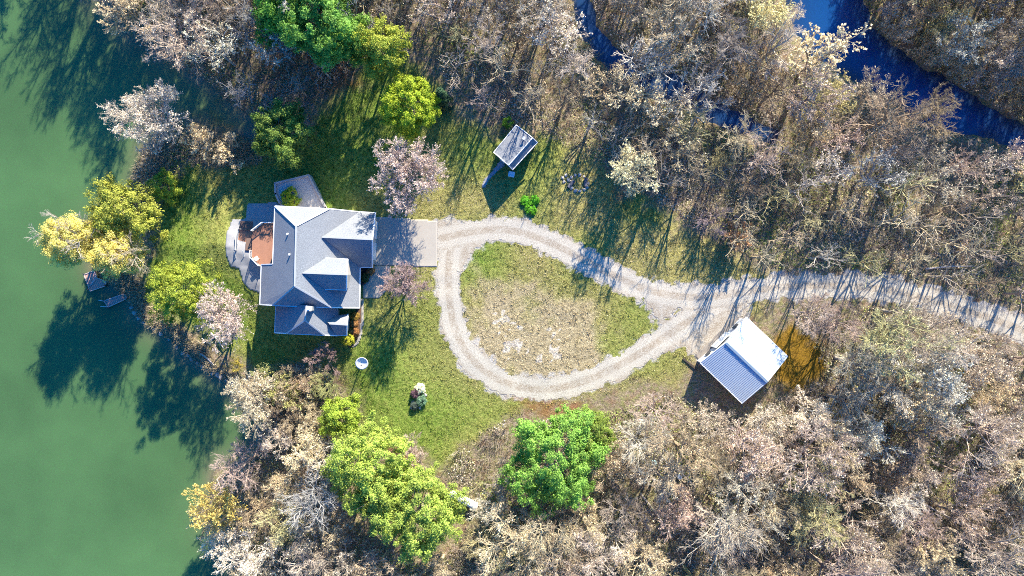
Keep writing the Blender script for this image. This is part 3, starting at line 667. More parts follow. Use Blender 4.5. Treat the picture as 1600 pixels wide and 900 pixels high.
def kids(r, pts, l, C, t0, t1, a0, a1, ratio, lat=None):
    N, K1, _ = pts.shape; K = K1 - 1
    t = t0 + (t1 - t0) * (np.arange(C)[None] + r.random((N, C))) / C
    f = t * K; i = np.minimum(f.astype(int), K - 1); u = (f - i)[..., None]; n = np.arange(N)[:, None]
    p = pts[n, i] * (1 - u) + pts[n, i + 1] * u; d = unit(pts[n, i + 1] - pts[n, i])
    q = unit(np.cross(d, r.normal(0, 1, (N, C, 3)))); a = r.uniform(a0, a1, (N, C, 1)); nd = d * np.cos(a) + q * np.sin(a)
    nl = l[:, None] * ratio * (1.25 - .75 * t) * r.uniform(.7, 1.3, (N, C))
    return p.reshape(-1, 3), nd.reshape(-1, 3), nl.ravel()
def taper(N, K, r0, r1): return np.tile(np.linspace(r0, r1, K + 1), (N, 1)) if np.isscalar(r0) else r0[:, None] * np.linspace(1, r1, K + 1)[None]
class Acc:
    def __init__(s): s.V = []; s.F = []; s.M = []; s.T = []; s.o = 0
    def add(s, V, F, m=0, tone=None):
        s.V.append(V); s.F.append(F + s.o); s.o += len(V); s.M.append(np.full(len(F), m)); s.T.append(np.full(len(F), .5) if tone is None else tone)
    def mesh(s, name, mats): return raw_mesh(name, np.concatenate(s.V), np.concatenate(s.F), mats, np.concatenate(s.M), face_attr={'tone': np.concatenate(s.T)})
def leaf_quads(r, c, n, size, flat=.5):
    """quads at centres c with normals n"""
    N = len(c); n = unit(n + r.normal(0, flat, (N, 3))); u = unit(np.cross(n, r.normal(0, 1, (N, 3)))); w = np.cross(n, u)
    s = (size * r.uniform(.6, 1.3, N))[:, None]; k = r.uniform(.45, .8, (N, 1))
    V = np.stack([c - u * s, c + w * s * k, c + u * s, c - w * s * k], 1).reshape(-1, 3)
    return V, np.arange(N * 4).reshape(N, 4)
def bare_tree(seed, Hh, Rr, limbs=8, c2=7, c3=7, c4=8, buds=0, bud_size=.1, thick=1.0, hf=.3, el=(.55, 1.25), upb=.06):
    r = np.random.default_rng(seed); T = Acc(); C = Acc()
    lean = r.normal(0, .05, 2); n = 6; zz = np.linspace(-.5, Hh * .62, n)
    tp = np.stack([lean[0] * zz + r.normal(0, .08, n), lean[1] * zz + r.normal(0, .08, n), zz], 1)[None]; tp[0, 0, :2] = 0
    r0 = .017 * Hh * thick + .03
    T.add(*tubes(tp, taper(1, n - 1, r0 * 1.15, r0 * .4), 9))
    t = np.sort(r.uniform(hf / .62 * .8, 1.0, limbs)); f = t * (n - 1); i = np.minimum(f.astype(int), n - 2); u = (f - i)[:, None]; p = tp[0, i] * (1 - u) + tp[0, i + 1] * u
    az = np.arange(limbs) * 2.399 + r.uniform(0, 6); e = r.uniform(*el, limbs); e[-1] = 1.4
    d = np.stack([np.cos(az) * np.cos(e), np.sin(az) * np.cos(e), np.sin(e)], 1)
    reach = np.minimum(Rr * .72 / np.maximum(np.cos(e), .15), (Hh - p[:, 2]) / np.maximum(np.sin(e), .3) * .95)
    L1 = grow(r, p, d, reach, 6, .12, upb); T.add(*tubes(L1, taper(limbs, 6, r0 * .5, r0 * .16), 6))
    l1 = reach
    p, d, l2 = kids(r, L1, l1, c2, .22, 1.0, .45, 1.05, .5); B2 = grow(r, p, d, l2, 4, .16, upb); C.add(*tubes(B2, taper(len(p), 4, r0 * .2, r0 * .09), 4))
    p, d, l3 = kids(r, B2, l2, c3, .2, 1.0, .4, 1.0, .5); B3 = grow(r, p, d, l3, 3, .18, upb); C.add(*tubes(B3, taper(len(p), 3, .025 * thick, .016 * thick), 3))
    p, d, l4 = kids(r, B3, l3, c4, .15, 1.0, .35, .95, .55); l4 = np.maximum(l4, .22); B4 = grow(r, p, d, l4, 2, .2, upb); C.add(*tubes(B4, taper(len(p), 2, .015 * thick, .009 * thick), 3))
    if buds:
        k = r.integers(0, len(B4), buds); tt = r.random((buds, 1)); c = B4[k, 1] * (1 - tt) + B4[k, 2] * tt + r.normal(0, .06, (buds, 3))
        V, F = leaf_quads(r, c, np.tile([[0, 0, 1.0]], (buds, 1)), bud_size, .9); C.add(V, F, 1, r.random(buds))
    return T.mesh('trunk', [M['trunk']]), C.mesh('crown', [M['twig'], M['leaf']])
def leafy_tree(seed, Hh, Rr, base=.25, nclump=300, per=42, leaf=.2, clump=.75, zr=None, lump=.28, cone=False):
    r = np.random.default_rng(seed); T = Acc(); C = Acc()
    zc = Hh * (base + (1 - base) * .5); zr = zr or Hh * (1 - base) * .5
    d = unit(r.normal(0, 1, (nclump * 2, 3))); d = d[d[:, 2] > -.55][:nclump]; N = len(d); per = int(per * 2.5); leaf *= .63
    if cone:
        h = r.random(N) ** .8; az = r.random(N) * 6.283; q = (1 - h) * Rr * r.uniform(.6, 1.05, N); cc = np.stack([np.cos(az) * q, np.sin(az) * q, Hh * (base + (1 - base) * h)], 1); nrm = unit(cc - np.array([0, 0, 0]) * 1) ; nrm[:, 2] = .4; nrm = unit(nrm)
    else:
        lob = 1 + lump * (np.sin(d[:, 0] * 5.1 + seed) * np.cos(d[:, 1] * 4.7 + seed * 2) + .6 * np.sin(d[:, 2] * 6 + d[:, 0] * 7 + seed))
        rad = r.uniform(.45, 1.0, N) ** .55 * lob; cc = d * rad[:, None] * np.array([Rr, Rr, zr]) + np.array([0, 0, zc]); nrm = d
    cs = clump * r.uniform(.6, 1.25, N)
    off = r.normal(0, 1, (N, per, 3)); off = unit(off) * (r.random((N, per, 1)) ** .5)
    off[..., 2] *= .65
    c = cc[:, None] + off * cs[:, None, None]; n = unit(off * .9 + nrm[:, None] * .5 + np.array([0, 0, .45]))
    V, F = leaf_quads(r, c.reshape(-1, 3), n.reshape(-1, 3), leaf, .45)
    C.add(V, F, 1, np.clip((np.repeat(r.random(N), per) * .45 + r.random(N * per) * .55), 0, 1))
    zz = np.linspace(-.5, Hh * .8, 6); tp = np.stack([r.normal(0, .06, 6), r.normal(0, .06, 6), zz], 1)[None]; r0 = .016 * Hh + .03
    T.add(*tubes(tp, taper(1, 5, r0, r0 * .3), 8))
    k = r.choice(N, min(26, N), replace=False); e = cc[k]; s0 = np.stack([np.zeros(len(k)), np.zeros(len(k)), np.clip(e[:, 2] - np.hypot(e[:, 0], e[:, 1]) * .6, Hh * .12, Hh * .7)], 1)
    L = np.stack([s0, s0 * .5 + e * .5 + [0, 0, .2], e], 1); T.add(*tubes(L, taper(len(k), 2, r0 * .35, r0 * .1), 5))
    k = r.choice(N, min(160, N), replace=False); e = cc[k]; s0 = e * np.array([.45, .45, 1]) - [0, 0, .5]; L = np.stack([s0, (s0 + e) / 2, e], 1); C.add(*tubes(L, taper(len(k), 2, .04, .02), 3), 0)
    return T.mesh('trunk', [M['trunk']]), C.mesh('crown', [M['twig'], M['leaf']])

GREY, CREAM, PINK, YEL, BROWN, WHITE, BLUE = (.46, .39, .31), (.55, .45, .3), (.49, .38, .31), (.47, .42, .22), (.39, .3, .2), (.62, .55, .45), (.4, .37, .34)
def plant(name, meshes, px, py, zc, label, cat, color, group=None, rz=None, sc=1.0, trunk_col=None, xy=None, z=None):
    x, y = P(px, py, zc) if xy is None else xy
    z = float(H(x, y)) if z is None else z
    o = thing(name, (x, y, z - .05), label, cat, group)
    rz = random.uniform(0, 6.28) if rz is None else rz
    t = link_mesh('trunk', meshes[0], o, rz=rz, sc=sc, color=trunk_col or (.3, .25, .21)); c = link_mesh('crown', meshes[1], o, rz=rz, sc=sc, color=color)
    return o
def unproj(px, py, zc): return P(px, py, zc)

# ------------------------------------------------------------------ named trees and shrubs
def spec(kind, px, py, r_px, Hh, name, label, cat, color, seed, group=None, gz0=None, **kw):
    """crown centre pixel + crown radius in pixels"""
    zt = {'bare': .68, 'leafy': .62, 'shrub': .5}[kind]
    x, y = P(px, py, 0)
    for _ in range(4):
        gz = float(H(x, y)) if gz0 is None else gz0; zc = gz + Hh * zt; x, y = P(px, py, zc)
    R_ = r_px * (CAM_H - zc) / 1100
    if kind == 'bare': ms = bare_tree(seed, Hh, R_ * 1.3, **kw)
    elif kind == 'leafy': ms = leafy_tree(seed, Hh, R_ * .92, **kw)
    else: ms = leafy_tree(seed, Hh, R_ * .9, base=.08, **kw)
    return plant(name, ms, 0, 0, 0, label, cat, color, group, rz=0, xy=(x, y), z=gz0)
spec('leafy', 112, 376, 41, 12, 'willow_tree', 'yellow budding willow leaning out over the green lake', 'tree', (.42, .37, .12), 101, nclump=300, per=46, leaf=.15, clump=.75, lump=.13)
spec('bare', 112, 374, 38, 12.2, 'bare_tree', 'grey leafless tree reaching through the lakeside yellow willow', 'tree', (.45, .4, .34), 102, c4=4)
spec('leafy', 184, 396, 40, 11, 'willow_tree', 'smaller yellow budding willow on the shore by the tilted dock', 'tree', (.43, .37, .11), 103, nclump=250, per=46, leaf=.15, clump=.7, lump=.13)
spec('bare', 196, 398, 31, 11.2, 'bare_tree', 'bare branched tree in among the small shore willow', 'tree', CREAM, 104, c4=4)
spec('leafy', 196, 333, 57, 11, 'evergreen_tree', 'dark olive evergreen tree between the willow and the round shrub', 'tree', (.21, .22, .04), 105, nclump=240, per=46, leaf=.2, clump=.8)
spec('shrub', 257, 292, 26, 3.6, 'round_shrub', 'single rounded green shrub on the lawn near the lake shore', 'shrub', (.2, .24, .03), 106, nclump=70, per=60, leaf=.14, clump=.55)
spec('bare', 240, 178, 54, 11.5, 'bare_tree', 'broad cream-tipped bare tree standing on the point beside the lake inlet', 'tree', (.55, .47, .39), 107, limbs=15, c2=9, c4=8, buds=4500, bud_size=.1)
spec('bare', 312, 222, 28, 5, 'bare_tree', 'low cream bushy tree on the bank south of the inlet', 'tree', CREAM, 108, c4=8, buds=1500)
spec('bare', 352, 238, 26, 4.5, 'bare_tree', 'low pale thicket tree at the end of the lake inlet', 'tree', CREAM, 109, c4=8, buds=1200)
spec('leafy', 440, 208, 50, 9.5, 'evergreen_tree', 'dark green dense tree north of the house terrace', 'tree', (.1, .15, .03), 110, nclump=260, per=44, leaf=.2, clump=.75)
spec('leafy', 500, 34, 62, 14, 'pine_tree', 'tall blue-green pine at the top edge of the wood', 'tree', (.1, .2, .04), 111, nclump=420, per=40, leaf=.22, clump=.8, lump=.35)
spec('leafy', 438, 28, 40, 12.5, 'pine_tree', 'bright green pine west of the tall blue-green pine', 'tree', (.09, .2, .03), 112, nclump=220, per=40, leaf=.22, clump=.8)
spec('leafy', 540, 60, 40, 12.5, 'pine_tree', 'mid green pine between the blue-green pine and the lime tree', 'tree', (.11, .2, .035), 113, nclump=230, per=40, leaf=.22, clump=.75)
spec('leafy', 596, 78, 42, 12, 'maple_tree', 'lime green leafing maple at the corner of the north wood', 'tree', (.19, .21, .03), 114, nclump=230, per=40, leaf=.19, clump=.7)
spec('leafy', 640, 166, 50, 10, 'maple_tree', 'round lime green tree alone on the lawn above the pink blossom', 'tree', (.2, .25, .02), 115, nclump=420, per=42, leaf=.17, clump=.6, lump=.1)
spec('bare', 636, 273, 54, 9, 'cherry_tree', 'broad pink blossoming cherry tree on the lawn north of the concrete drive', 'tree', (.46, .36, .33), 116, limbs=16, c2=9, c4=8, el=(.35, 1.3), buds=9000, bud_size=.085, hf=.2)
spec('bare', 630, 447, 38, 7, 'cherry_tree', 'mauve twiggy ornamental tree beside the concrete drive and front walk', 'tree', (.4, .29, .27), 117, limbs=14, c2=9, c4=7, el=(.35, 1.3), buds=1500, bud_size=.06, hf=.2)
spec('leafy', 281, 456, 50, 11.5, 'leafy_tree', 'bushy yellow-green tree on the lakeside lawn', 'tree', (.19, .22, .03), 118, nclump=300, per=44, leaf=.17, clump=.65, base=.1)
spec('bare', 350, 497, 40, 9.5, 'cherry_tree', 'pale pink blossoming tree between the house and the lake', 'tree', (.5, .4, .36), 119, limbs=14, c2=9, c4=7, el=(.35, 1.3), buds=6000, bud_size=.085, hf=.2)
spec('leafy', 575, 726, 64, 14, 'maple_tree', 'bright green leafed maple, upper of the pair by the white tank', 'tree', (.2, .25, .05), 120, nclump=400, per=44, leaf=.19, clump=.75)
spec('leafy', 655, 800, 76, 14, 'maple_tree', 'bright green leafed maple, lower and larger of the pair by the white tank', 'tree', (.19, .24, .05), 121, nclump=520, per=44, leaf=.19, clump=.75)
spec('leafy', 600, 770, 50, 12, 'maple_tree', 'bright green maple filling the gap between the larger two', 'tree', (.19, .24, .05), 128, nclump=260, per=44, leaf=.19, clump=.75)
spec('leafy', 868, 720, 78, 14, 'maple_tree', 'vivid green maple standing alone south of the loop drive', 'tree', (.13, .23, .045), 122, nclump=560, per=44, leaf=.19, clump=.75)
spec('leafy', 925, 678, 38, 10, 'leafy_tree', 'olive green tree touching the lone vivid maple', 'tree', (.12, .16, .03), 123, nclump=200, per=44, leaf=.17, clump=.65)
spec('leafy', 534, 652, 32, 9, 'leafy_tree', 'yellow-green tree at the corner of the side lawn and brush', 'tree', (.17, .22, .03), 124, nclump=150, per=44, leaf=.18, clump=.65)
spec('leafy', 690, 150, 16, 8, 'young_spruce', 'slim dark spruce beside the round lime green tree', 'tree', (.03, .06, .03), 125, nclump=110, per=40, leaf=.16, clump=.5, cone=True, base=.05)
spec('bare', 645, 706, 25, 5, 'bare_shrub', 'round pinkish twig bush in rusty soil above the green maples', 'shrub', PINK, 126, hf=.1, c4=8)
spec('bare', 985, 264, 36, 10, 'bare_tree', 'cream and yellow budding tree on the lawn edge above the loop drive', 'tree', (.55, .5, .33), 127, c4=9, buds=2500)
spec('bare', 1110, 345, 38, 5, 'bare_shrub', 'purple-grey twig thicket at the lawn edge in the north wood', 'shrub', (.36, .28, .28), 129, hf=.1, c3=5, c4=5)
spec('bare', 1152, 370, 26, 4, 'bare_shrub', 'rusty orange bush at the edge of the north wood', 'shrub', (.45, .27, .15), 130, hf=.1, c4=8, buds=800)
spec('bare', 1008, 93, 40, 14, 'bare_tree', 'white-limbed bare tree overhanging the narrow creek', 'tree', WHITE, 131, c3=5, c4=4, thick=1.6)
spec('bare', 1094, 156, 42, 13, 'bare_tree', 'white spreading bare tree between the two creek pools', 'tree', WHITE, 132, c3=6, c4=5, thick=1.5)
spec('bare', 1285, 90, 48, 13, 'oak_tree', 'oak holding tan dead leaves beside the wide creek', 'tree', (.5, .42, .3), 133, c3=5, c4=4, thick=1.3, buds=2600, bud_size=.17)
spec('bare', 340, 790, 42, 10, 'bare_tree', 'golden budding tree at the lake shore below the green maples', 'tree', (.46, .36, .12), 134, buds=4000, bud_size=.11)
spec('bare', 505, 715, 34, 11, 'bare_tree', 'white-limbed bare tree against the green maple by the side yard', 'tree', WHITE, 135, c3=5, c4=4, thick=1.5)
spec('bare', 505, 553, 30, 4, 'bare_shrub', 'reddish bare bush in the shade south of the house', 'shrub', (.36, .25, .22), 136, hf=.1, c4=8)
spec('bare', 372, 568, 14, 2.2, 'grass_clump', 'yellow ornamental grass tuft near the shore rocks', 'plant', (.5, .4, .08), 137, hf=.05, c3=4, c4=4)
spec('bare', 402, 622, 40, 12, 'bare_tree', 'broad pale bare tree overhanging the lake shore south of the house', 'tree', (.5, .42, .3), 138, limbs=14, c2=9, c4=8, el=(.35, 1.3), buds=2500)
spec('bare', 448, 610, 34, 5, 'bare_shrub', 'olive brushy thicket beside the shaded south side of the house', 'shrub', (.36, .35, .15), 139, limbs=12, c2=8, c4=8, hf=.1, buds=2500)
spec('bare', 488, 602, 28, 4, 'bare_shrub', 'tan brushy thicket at the edge of the side lawn near the white dish', 'shrub', (.45, .38, .24), 140, limbs=12, c2=8, c4=8, hf=.1, buds=1500)
for i, (px, py, r, hh, nm, lab, colr) in enumerate([
    (455, 302, 9, 1.5, 'round_shrub', 'lime green clipped shrub on the terrace, nearest its far wall', (.2, .26, .02)), (446, 306, 7, 1.3, 'round_shrub', 'lime green clipped shrub on the terrace, next to its west wall', (.2, .26, .02)),
    (449, 316, 7, 1.3, 'round_shrub', 'small lime green shrub on the terrace against the house roof', (.19, .25, .03)), (460, 314, 9, 1.5, 'round_shrub', 'lime green clipped shrub on the terrace beside the open pebbles', (.22, .27, .03)),
    (545, 531, 9, 1.6, 'round_shrub', 'yellow-green round shrub at the corner of the house wing', (.3, .3, .03)), (555, 494, 5, .8, 'garden_plant', 'golden plant in the narrow bed, closest to the front walk', (.24, .16, .04)),
    (553, 506, 5, .8, 'garden_plant', 'orange plant in the middle of the narrow bed by the house wing', (.22, .12, .05)), (554, 519, 6, .9, 'garden_plant', 'rusty orange plant in the narrow bed beside the yellow-green shrub', (.24, .12, .05)),
    (570, 434, 6, .8, 'garden_plant', 'dark green plant in the entry bed by the garage corner', (.05, .08, .03)), (579, 424, 5, .8, 'garden_plant', 'brown plant in the entry bed beside the concrete drive', (.2, .12, .06)),
    (794, 192, 8, 1.8, 'round_shrub', 'green shrub at the back corner of the small cabin', (.1, .2, .02)),
    (822, 314, 7, .6, 'garden_plant', 'bright green plant clump on the north lawn, the upper of three', (.1, .3, .02)), (836, 312, 6, .6, 'garden_plant', 'bright green plant clump on the north lawn, beside the trunk shadow', (.1, .3, .02)), (830, 326, 8, .6, 'garden_plant', 'bright green plant clump on the north lawn, nearest the driveway', (.12, .32, .02)),
    (657, 607, 7, 1.0, 'garden_plant', 'white flowering plant in the small stone bed in the side lawn', (.5, .5, .42)), (649, 615, 6, .9, 'garden_plant', 'dark purple plant in the small stone bed in the side lawn', (.09, .05, .07)),
    (659, 626, 7, .9, 'garden_plant', 'grey-green plant at the lower end of the small stone bed', (.12, .2, .14)), (648, 634, 5, .7, 'garden_plant', 'dark plant at the lower corner of the small stone bed', (.06, .08, .07))]):
    spec('shrub', px, py, r * 1.25, hh, nm, lab, 'shrub' if 'shrub' in nm else 'plant', colr, 200 + i, gz0=(TZ if 'terrace' in lab else None), nclump=40, per=34, leaf=.09, clump=.3, lump=.12)

# ------------------------------------------------------------------ woods
proto = [bare_tree(300 + i, *hr, **kw) for i, (hr, kw) in enumerate([
    ((13, 5.0), dict(buds=900, limbs=9)), ((14, 5.3), dict(limbs=10, c4=8)), ((12, 4.6), dict(buds=1200, limbs=9)), ((15, 5.4), dict(limbs=8, c3=6, c4=7, thick=1.2)), ((11, 4.8), dict(c4=9)),
    ((13, 5.1), dict(limbs=7, c3=6, c4=6, thick=1.35)), ((10, 4.6), dict(c4=9, buds=1500, hf=.2)), ((14, 5.4), dict(buds=700, limbs=10)), ((12, 5.0), dict(el=(.4, 1.0))), ((16, 5.4), dict(limbs=8, thick=1.25, c4=6)),
    ((9, 4.6), dict(hf=.15, limbs=10, c4=8, buds=1400)), ((13, 5.2), dict(c4=9, buds=2200, bud_size=.12)),
    ((13, 5.2), dict(limbs=6, c2=4, c3=4, c4=2)), ((12, 4.8), dict(limbs=6, c2=4, c3=4, c4=3)), ((14, 5.2), dict(limbs=5, c2=5, c3=4, c4=2)),
    ((12, 4.8), dict(limbs=8, c2=6, c3=5, c4=5, buds=700)), ((11, 4.6), dict(limbs=8, c2=6, c3=6, c4=4)), ((13, 5.0), dict(limbs=7, c2=6, c3=5, c4=5, buds=1200))])]
def shades_open(x, y):                                    # 2: its shadow falls on the lawn or drive close by, 1: it only reaches them with its top
    def hit(a, b):
        k = np.arange(a, b, 1.5); qx, qy = x - math.sin(SUN_AZ) * k, y - math.cos(SUN_AZ) * k
        return (inside(LAWN, qx, qy).mean() > .3) or (drive_sd(qx, qy)[0] < .5).any()
    k = np.arange(2, 15, 1.5)
    if (drive_sd(x - math.sin(SUN_AZ) * k, y - math.cos(SUN_AZ) * k)[0] < .5).any(): return 2
    return 2 if hit(3, 11) else (1 if hit(11, 22) else 0)
WOODS = {
    'north': [(650, -110), (655, 60), (700, 130), (770, 185), (840, 196), (905, 235), (960, 262), (1030, 312), (1100, 356), (1165, 398), (1230, 424), (1320, 420), (1400, 425), (1500, 445), (1600, 480), (1700, 520), (1700, 200), (1600, 250), (1500, 215), (1400, 175), (1300, 120), (1230, 90), (1210, -110)],
    'northeast': [(1350, -110), (1365, 30), (1450, 98), (1550, 160), (1690, 220), (1690, -110)],
    'inlet': [(-160, -190), (-160, -130), (20, -95), (110, -75), (150, -20), (165, 20), (215, 80), (300, 125), (400, 190), (470, 160), (540, 110), (640, 90), (650, -190)],
    'southeast': [(820, 660), (900, 650), (960, 640), (1050, 612), (1095, 640), (1170, 650), (1230, 615), (1290, 590), (1275, 520), (1240, 490), (1300, 474), (1400, 482), (1480, 505), (1560, 535), (1700, 590), (1700, 990), (760, 990), (760, 800), (800, 740)],
    'southwest': [(395, 600), (450, 580), (510, 590), (548, 640), (545, 690), (520, 740), (560, 840), (650, 880), (760, 830), (760, 990), (370, 990), (345, 850), (340, 760), (375, 720), (410, 690)]}
lbl_zone = {'north': 'in the wood between the driveway and the creek', 'northeast': 'in the wood beyond the wide creek', 'inlet': 'in the wood above the lake inlet', 'southeast': 'in the wood south of the driveway', 'southwest': 'in the thicket between the lake and the side lawn'}
tone = [('grey', GREY), ('cream', CREAM), ('pinkish', PINK), ('yellow budding', YEL), ('brown', BROWN), ('white-barked', WHITE), ('bluish grey', BLUE)]
wts = {'north': [4, 4, 3, 2, 1.5, 1.2, .3], 'northeast': [3, 5, 2, 1.5, 1, 1, .5], 'inlet': [3, 1.5, 3, .3, .6, 1.5, 3], 'southeast': [4, 3, 3.2, 1.3, 2, 1.8, .3], 'southwest': [3, 4, 2, 1, 1.5, 1, .6]}
spacing = {'north': 4.3, 'northeast': 4.5, 'inlet': 4.4, 'southeast': 4.5, 'southwest': 4.3}
EXCL = [(805, 232, 42), (1160, 563, 62), (500, 35, 48), (438, 28, 30), (540, 60, 30), (596, 80, 36), (575, 726, 52), (655, 800, 64), (868, 720, 62), (925, 678, 30), (534, 652, 24), (440, 208, 40), (726, 780, 26), (640, 166, 50), (240, 176, 60), (1008, 93, 30), (1094, 156, 26), (1285, 90, 34), (340, 790, 34), (505, 715, 24), (1250, 555, 45), (668, 100, 34), (300, 235, 60)]
ex = np.array([(*P(a, b_, 7), r / 10) for a, b_, r in EXCL])
wcand = lambda x, y: float(min(sdist(CR1, np.array(x), np.array(y)), sdist(CR2, np.array(x), np.array(y))))
rp = np.random.default_rng(5); taken = []; n_w = 0; WP = {}
for zone, poly_px in WOODS.items():
    poly = polyP(poly_px, 0); WP[zone] = poly; x0, y0 = poly.min(0); x1, y1 = poly.max(0)
    cand = np.stack([rp.uniform(x0, x1, 9000), rp.uniform(y0, y1, 9000)], 1)
    ok = inside(poly, cand[:, 0], cand[:, 1])
    wd = np.minimum(np.minimum(sdist(LAKE, cand[:, 0], cand[:, 1]), sdist(CR1, cand[:, 0], cand[:, 1])), sdist(CR2, cand[:, 0], cand[:, 1]))
    ok &= wd > {'inlet': 2.4, 'northeast': .4}.get(zone, 1.2); ok &= drive_sd(cand[:, 0], cand[:, 1])[0] > 1.3
    if zone == 'north': ok &= (sdist(CR2, cand[:, 0], cand[:, 1]) > 3.6) & (sdist(CR1, cand[:, 0], cand[:, 1]) > 2.4)
    ok &= (np.abs(cand[:, 0]) < 88) & (cand[:, 1] > -52) & (cand[:, 1] < 66)
    for x, y in cand[ok]:
        if len(ex) and (np.hypot(ex[:, 0] - x, ex[:, 1] - y) < ex[:, 2]).any(): continue
        sp = spacing[zone] * (.8 + .4 * vnoise(x, y, .08, 20)) * (.72 if (zone == 'northeast' and wcand(x, y) < 5) or (zone == 'southwest' and y > P(0, 665)[1]) else 1)
        if taken and min((x - a) ** 2 + (y - b_) ** 2 for a, b_ in taken) < sp * sp: continue
        taken.append((x, y))
        w = np.array(wts[zone]); ti = rp.choice(7, p=w / w.sum()); tn, tc = tone[ti]
        so = shades_open(x, y); bank = (zone == 'northeast' and wcand(x, y) < 5) or (zone == 'southwest' and y > P(0, 665)[1]); pi = (6, 10, 4)[rp.integers(0, 3)] if bank else rp.integers(*((0, 12), (15, 18), (12, 15))[so]); edge = float(sdist(poly, np.array(x), np.array(y)))
        s = float(rp.uniform(.82, 1.12)) * (.85 if edge > -3 else 1); s *= (1, .9, .86)[so] * ((.95 if zone == 'northeast' else .68) if bank else 1)
        hh = [13, 14, 12, 15, 11, 13, 10, 14, 12, 16, 9, 13, 13, 12, 14, 12, 11, 13][pi] * s
        size = 'tall' if hh > 12.6 else ('low' if hh < 9.8 else 'mid-height')
        if bank and zone == 'southwest': tn, tc = (('olive', (.36, .36, .15)), ('brown', BROWN), ('cream', CREAM))[rp.integers(0, 3)]
        jj = rp.uniform(.82, 1.15); cvar = tuple(float(np.clip(v * jj * rp.uniform(.97, 1.03), 0, .75)) for v in tc)
        plant('bare_tree', proto[pi], 0, 0, 0, f'{size} {tn} bare tree {lbl_zone[zone]}', 'tree', cvar, f'{tn} bare trees {lbl_zone[zone]}', xy=(x, y), sc=s, trunk_col=tuple(v * .9 for v in tc))
        n_w += 1
print('wood trees', n_w)

# ------------------------------------------------------------------ ground cover (uncountable)
def scatter(polys, n, r, cond=None):
    out = []
    while len(out) < n:
        c = np.stack([r.uniform(-92, 92, n * 3), r.uniform(-54, 58, n * 3)], 1)
        ok = np.zeros(len(c), bool)
        for p in polys: ok |= inside(p, c[:, 0], c[:, 1])
        if cond is not None: ok &= cond(c[:, 0], c[:, 1])
        out = c[ok][:n] if len(out) == 0 else np.concatenate([out, c[ok]])[:n]
    return out
def land(x, y): return np.minimum(np.minimum(sdist(LAKE, x, y), sdist(CR1, x, y)), sdist(CR2, x, y))
r = np.random.default_rng(77)
BARN = np.array([p[:2] for p in (bN, bE, bS, bW)]); CABIN = np.array([K[a][:2] for a in ('nw0', 's0', 's1', 'nw1')]); HOUSE = Gpoly([(352, 340), (384, 316), (430, 282), (484, 270), (512, 322), (590, 332), (682, 342), (686, 420), (610, 420), (592, 470), (568, 530), (440, 530), (400, 465), (352, 405)])
free = lambda x, y: (sdist(BARN, x, y) > .2) & (sdist(CABIN, x, y) > .2) & (sdist(HOUSE, x, y) > .1) & (drive_sd(x, y)[0] > .15)
# brush: stems and small twigs on the forest floor
BR_T = Gpoly([(720, 700), (790, 655), (800, 720), (790, 800), (740, 800), (700, 740)]); BR_S = Gpoly([(400, 590), (470, 565), (520, 590), (548, 640), (540, 690), (420, 690), (380, 640)])
BR_N = Gpoly([(205, 240), (380, 200), (470, 215), (400, 245), (330, 250), (262, 285), (215, 300)])
polys = list(WP.values()) + [BR_T, BR_S, BR_N]
c = scatter(polys, 8000, r, lambda x, y: (land(x, y) > .6) & free(x, y))
N = 9; p = np.repeat(c, N, 0) + r.normal(0, .35, (len(c) * N, 2)); z = H(p[:, 0], p[:, 1])
p3 = np.stack([p[:, 0], p[:, 1], z - .05], 1); e = r.uniform(.5, 1.4, len(p)); az = r.uniform(0, 6.283, len(p))
d = np.stack([np.cos(az) * np.cos(e), np.sin(az) * np.cos(e), np.sin(e)], 1); ln = np.repeat(r.uniform(.5, 1.9, len(c)), N) * r.uniform(.6, 1.2, len(p))
st_ = grow(r, p3, d, ln, 2, .2, 0.0); A = Acc(); tn = np.repeat(r.random(len(c)), N)
V, F = tubes(st_, taper(len(p), 2, .022, .012), 3); A.add(V, F, 0, np.repeat(tn, 6))
q, dd, l2 = kids(r, st_, ln, 4, .3, 1, .4, 1.0, .45); s2 = grow(r, q, dd, l2, 1, .1, 0.0); V, F = tubes(s2, taper(len(q), 1, .015, .01), 3); A.add(V, F, 0, np.repeat(np.repeat(tn, 4), 3))
m = NM('brush stems', .9, .1); t_ = m.attr('tone'); m.color(m.mix(m.noise(2), m.ramp(t_, [(0, (.24, .19, .15)), (.35, (.38, .32, .26)), (.7, (.5, .43, .33)), (.9, (.42, .41, .2))]), m.ramp(t_, [(0, (.3, .22, .18)), (.5, (.5, .42, .34)), (1, (.36, .36, .14))]))); M['brush'] = m.m
o = link_mesh('undergrowth', raw_mesh('undergrowth', np.concatenate(A.V), np.concatenate(A.F), M['brush'], face_attr={'tone': np.concatenate(A.T)})); tag(o, 'tan and grey twiggy undergrowth covering the forest floor', 'undergrowth', kind='stuff')
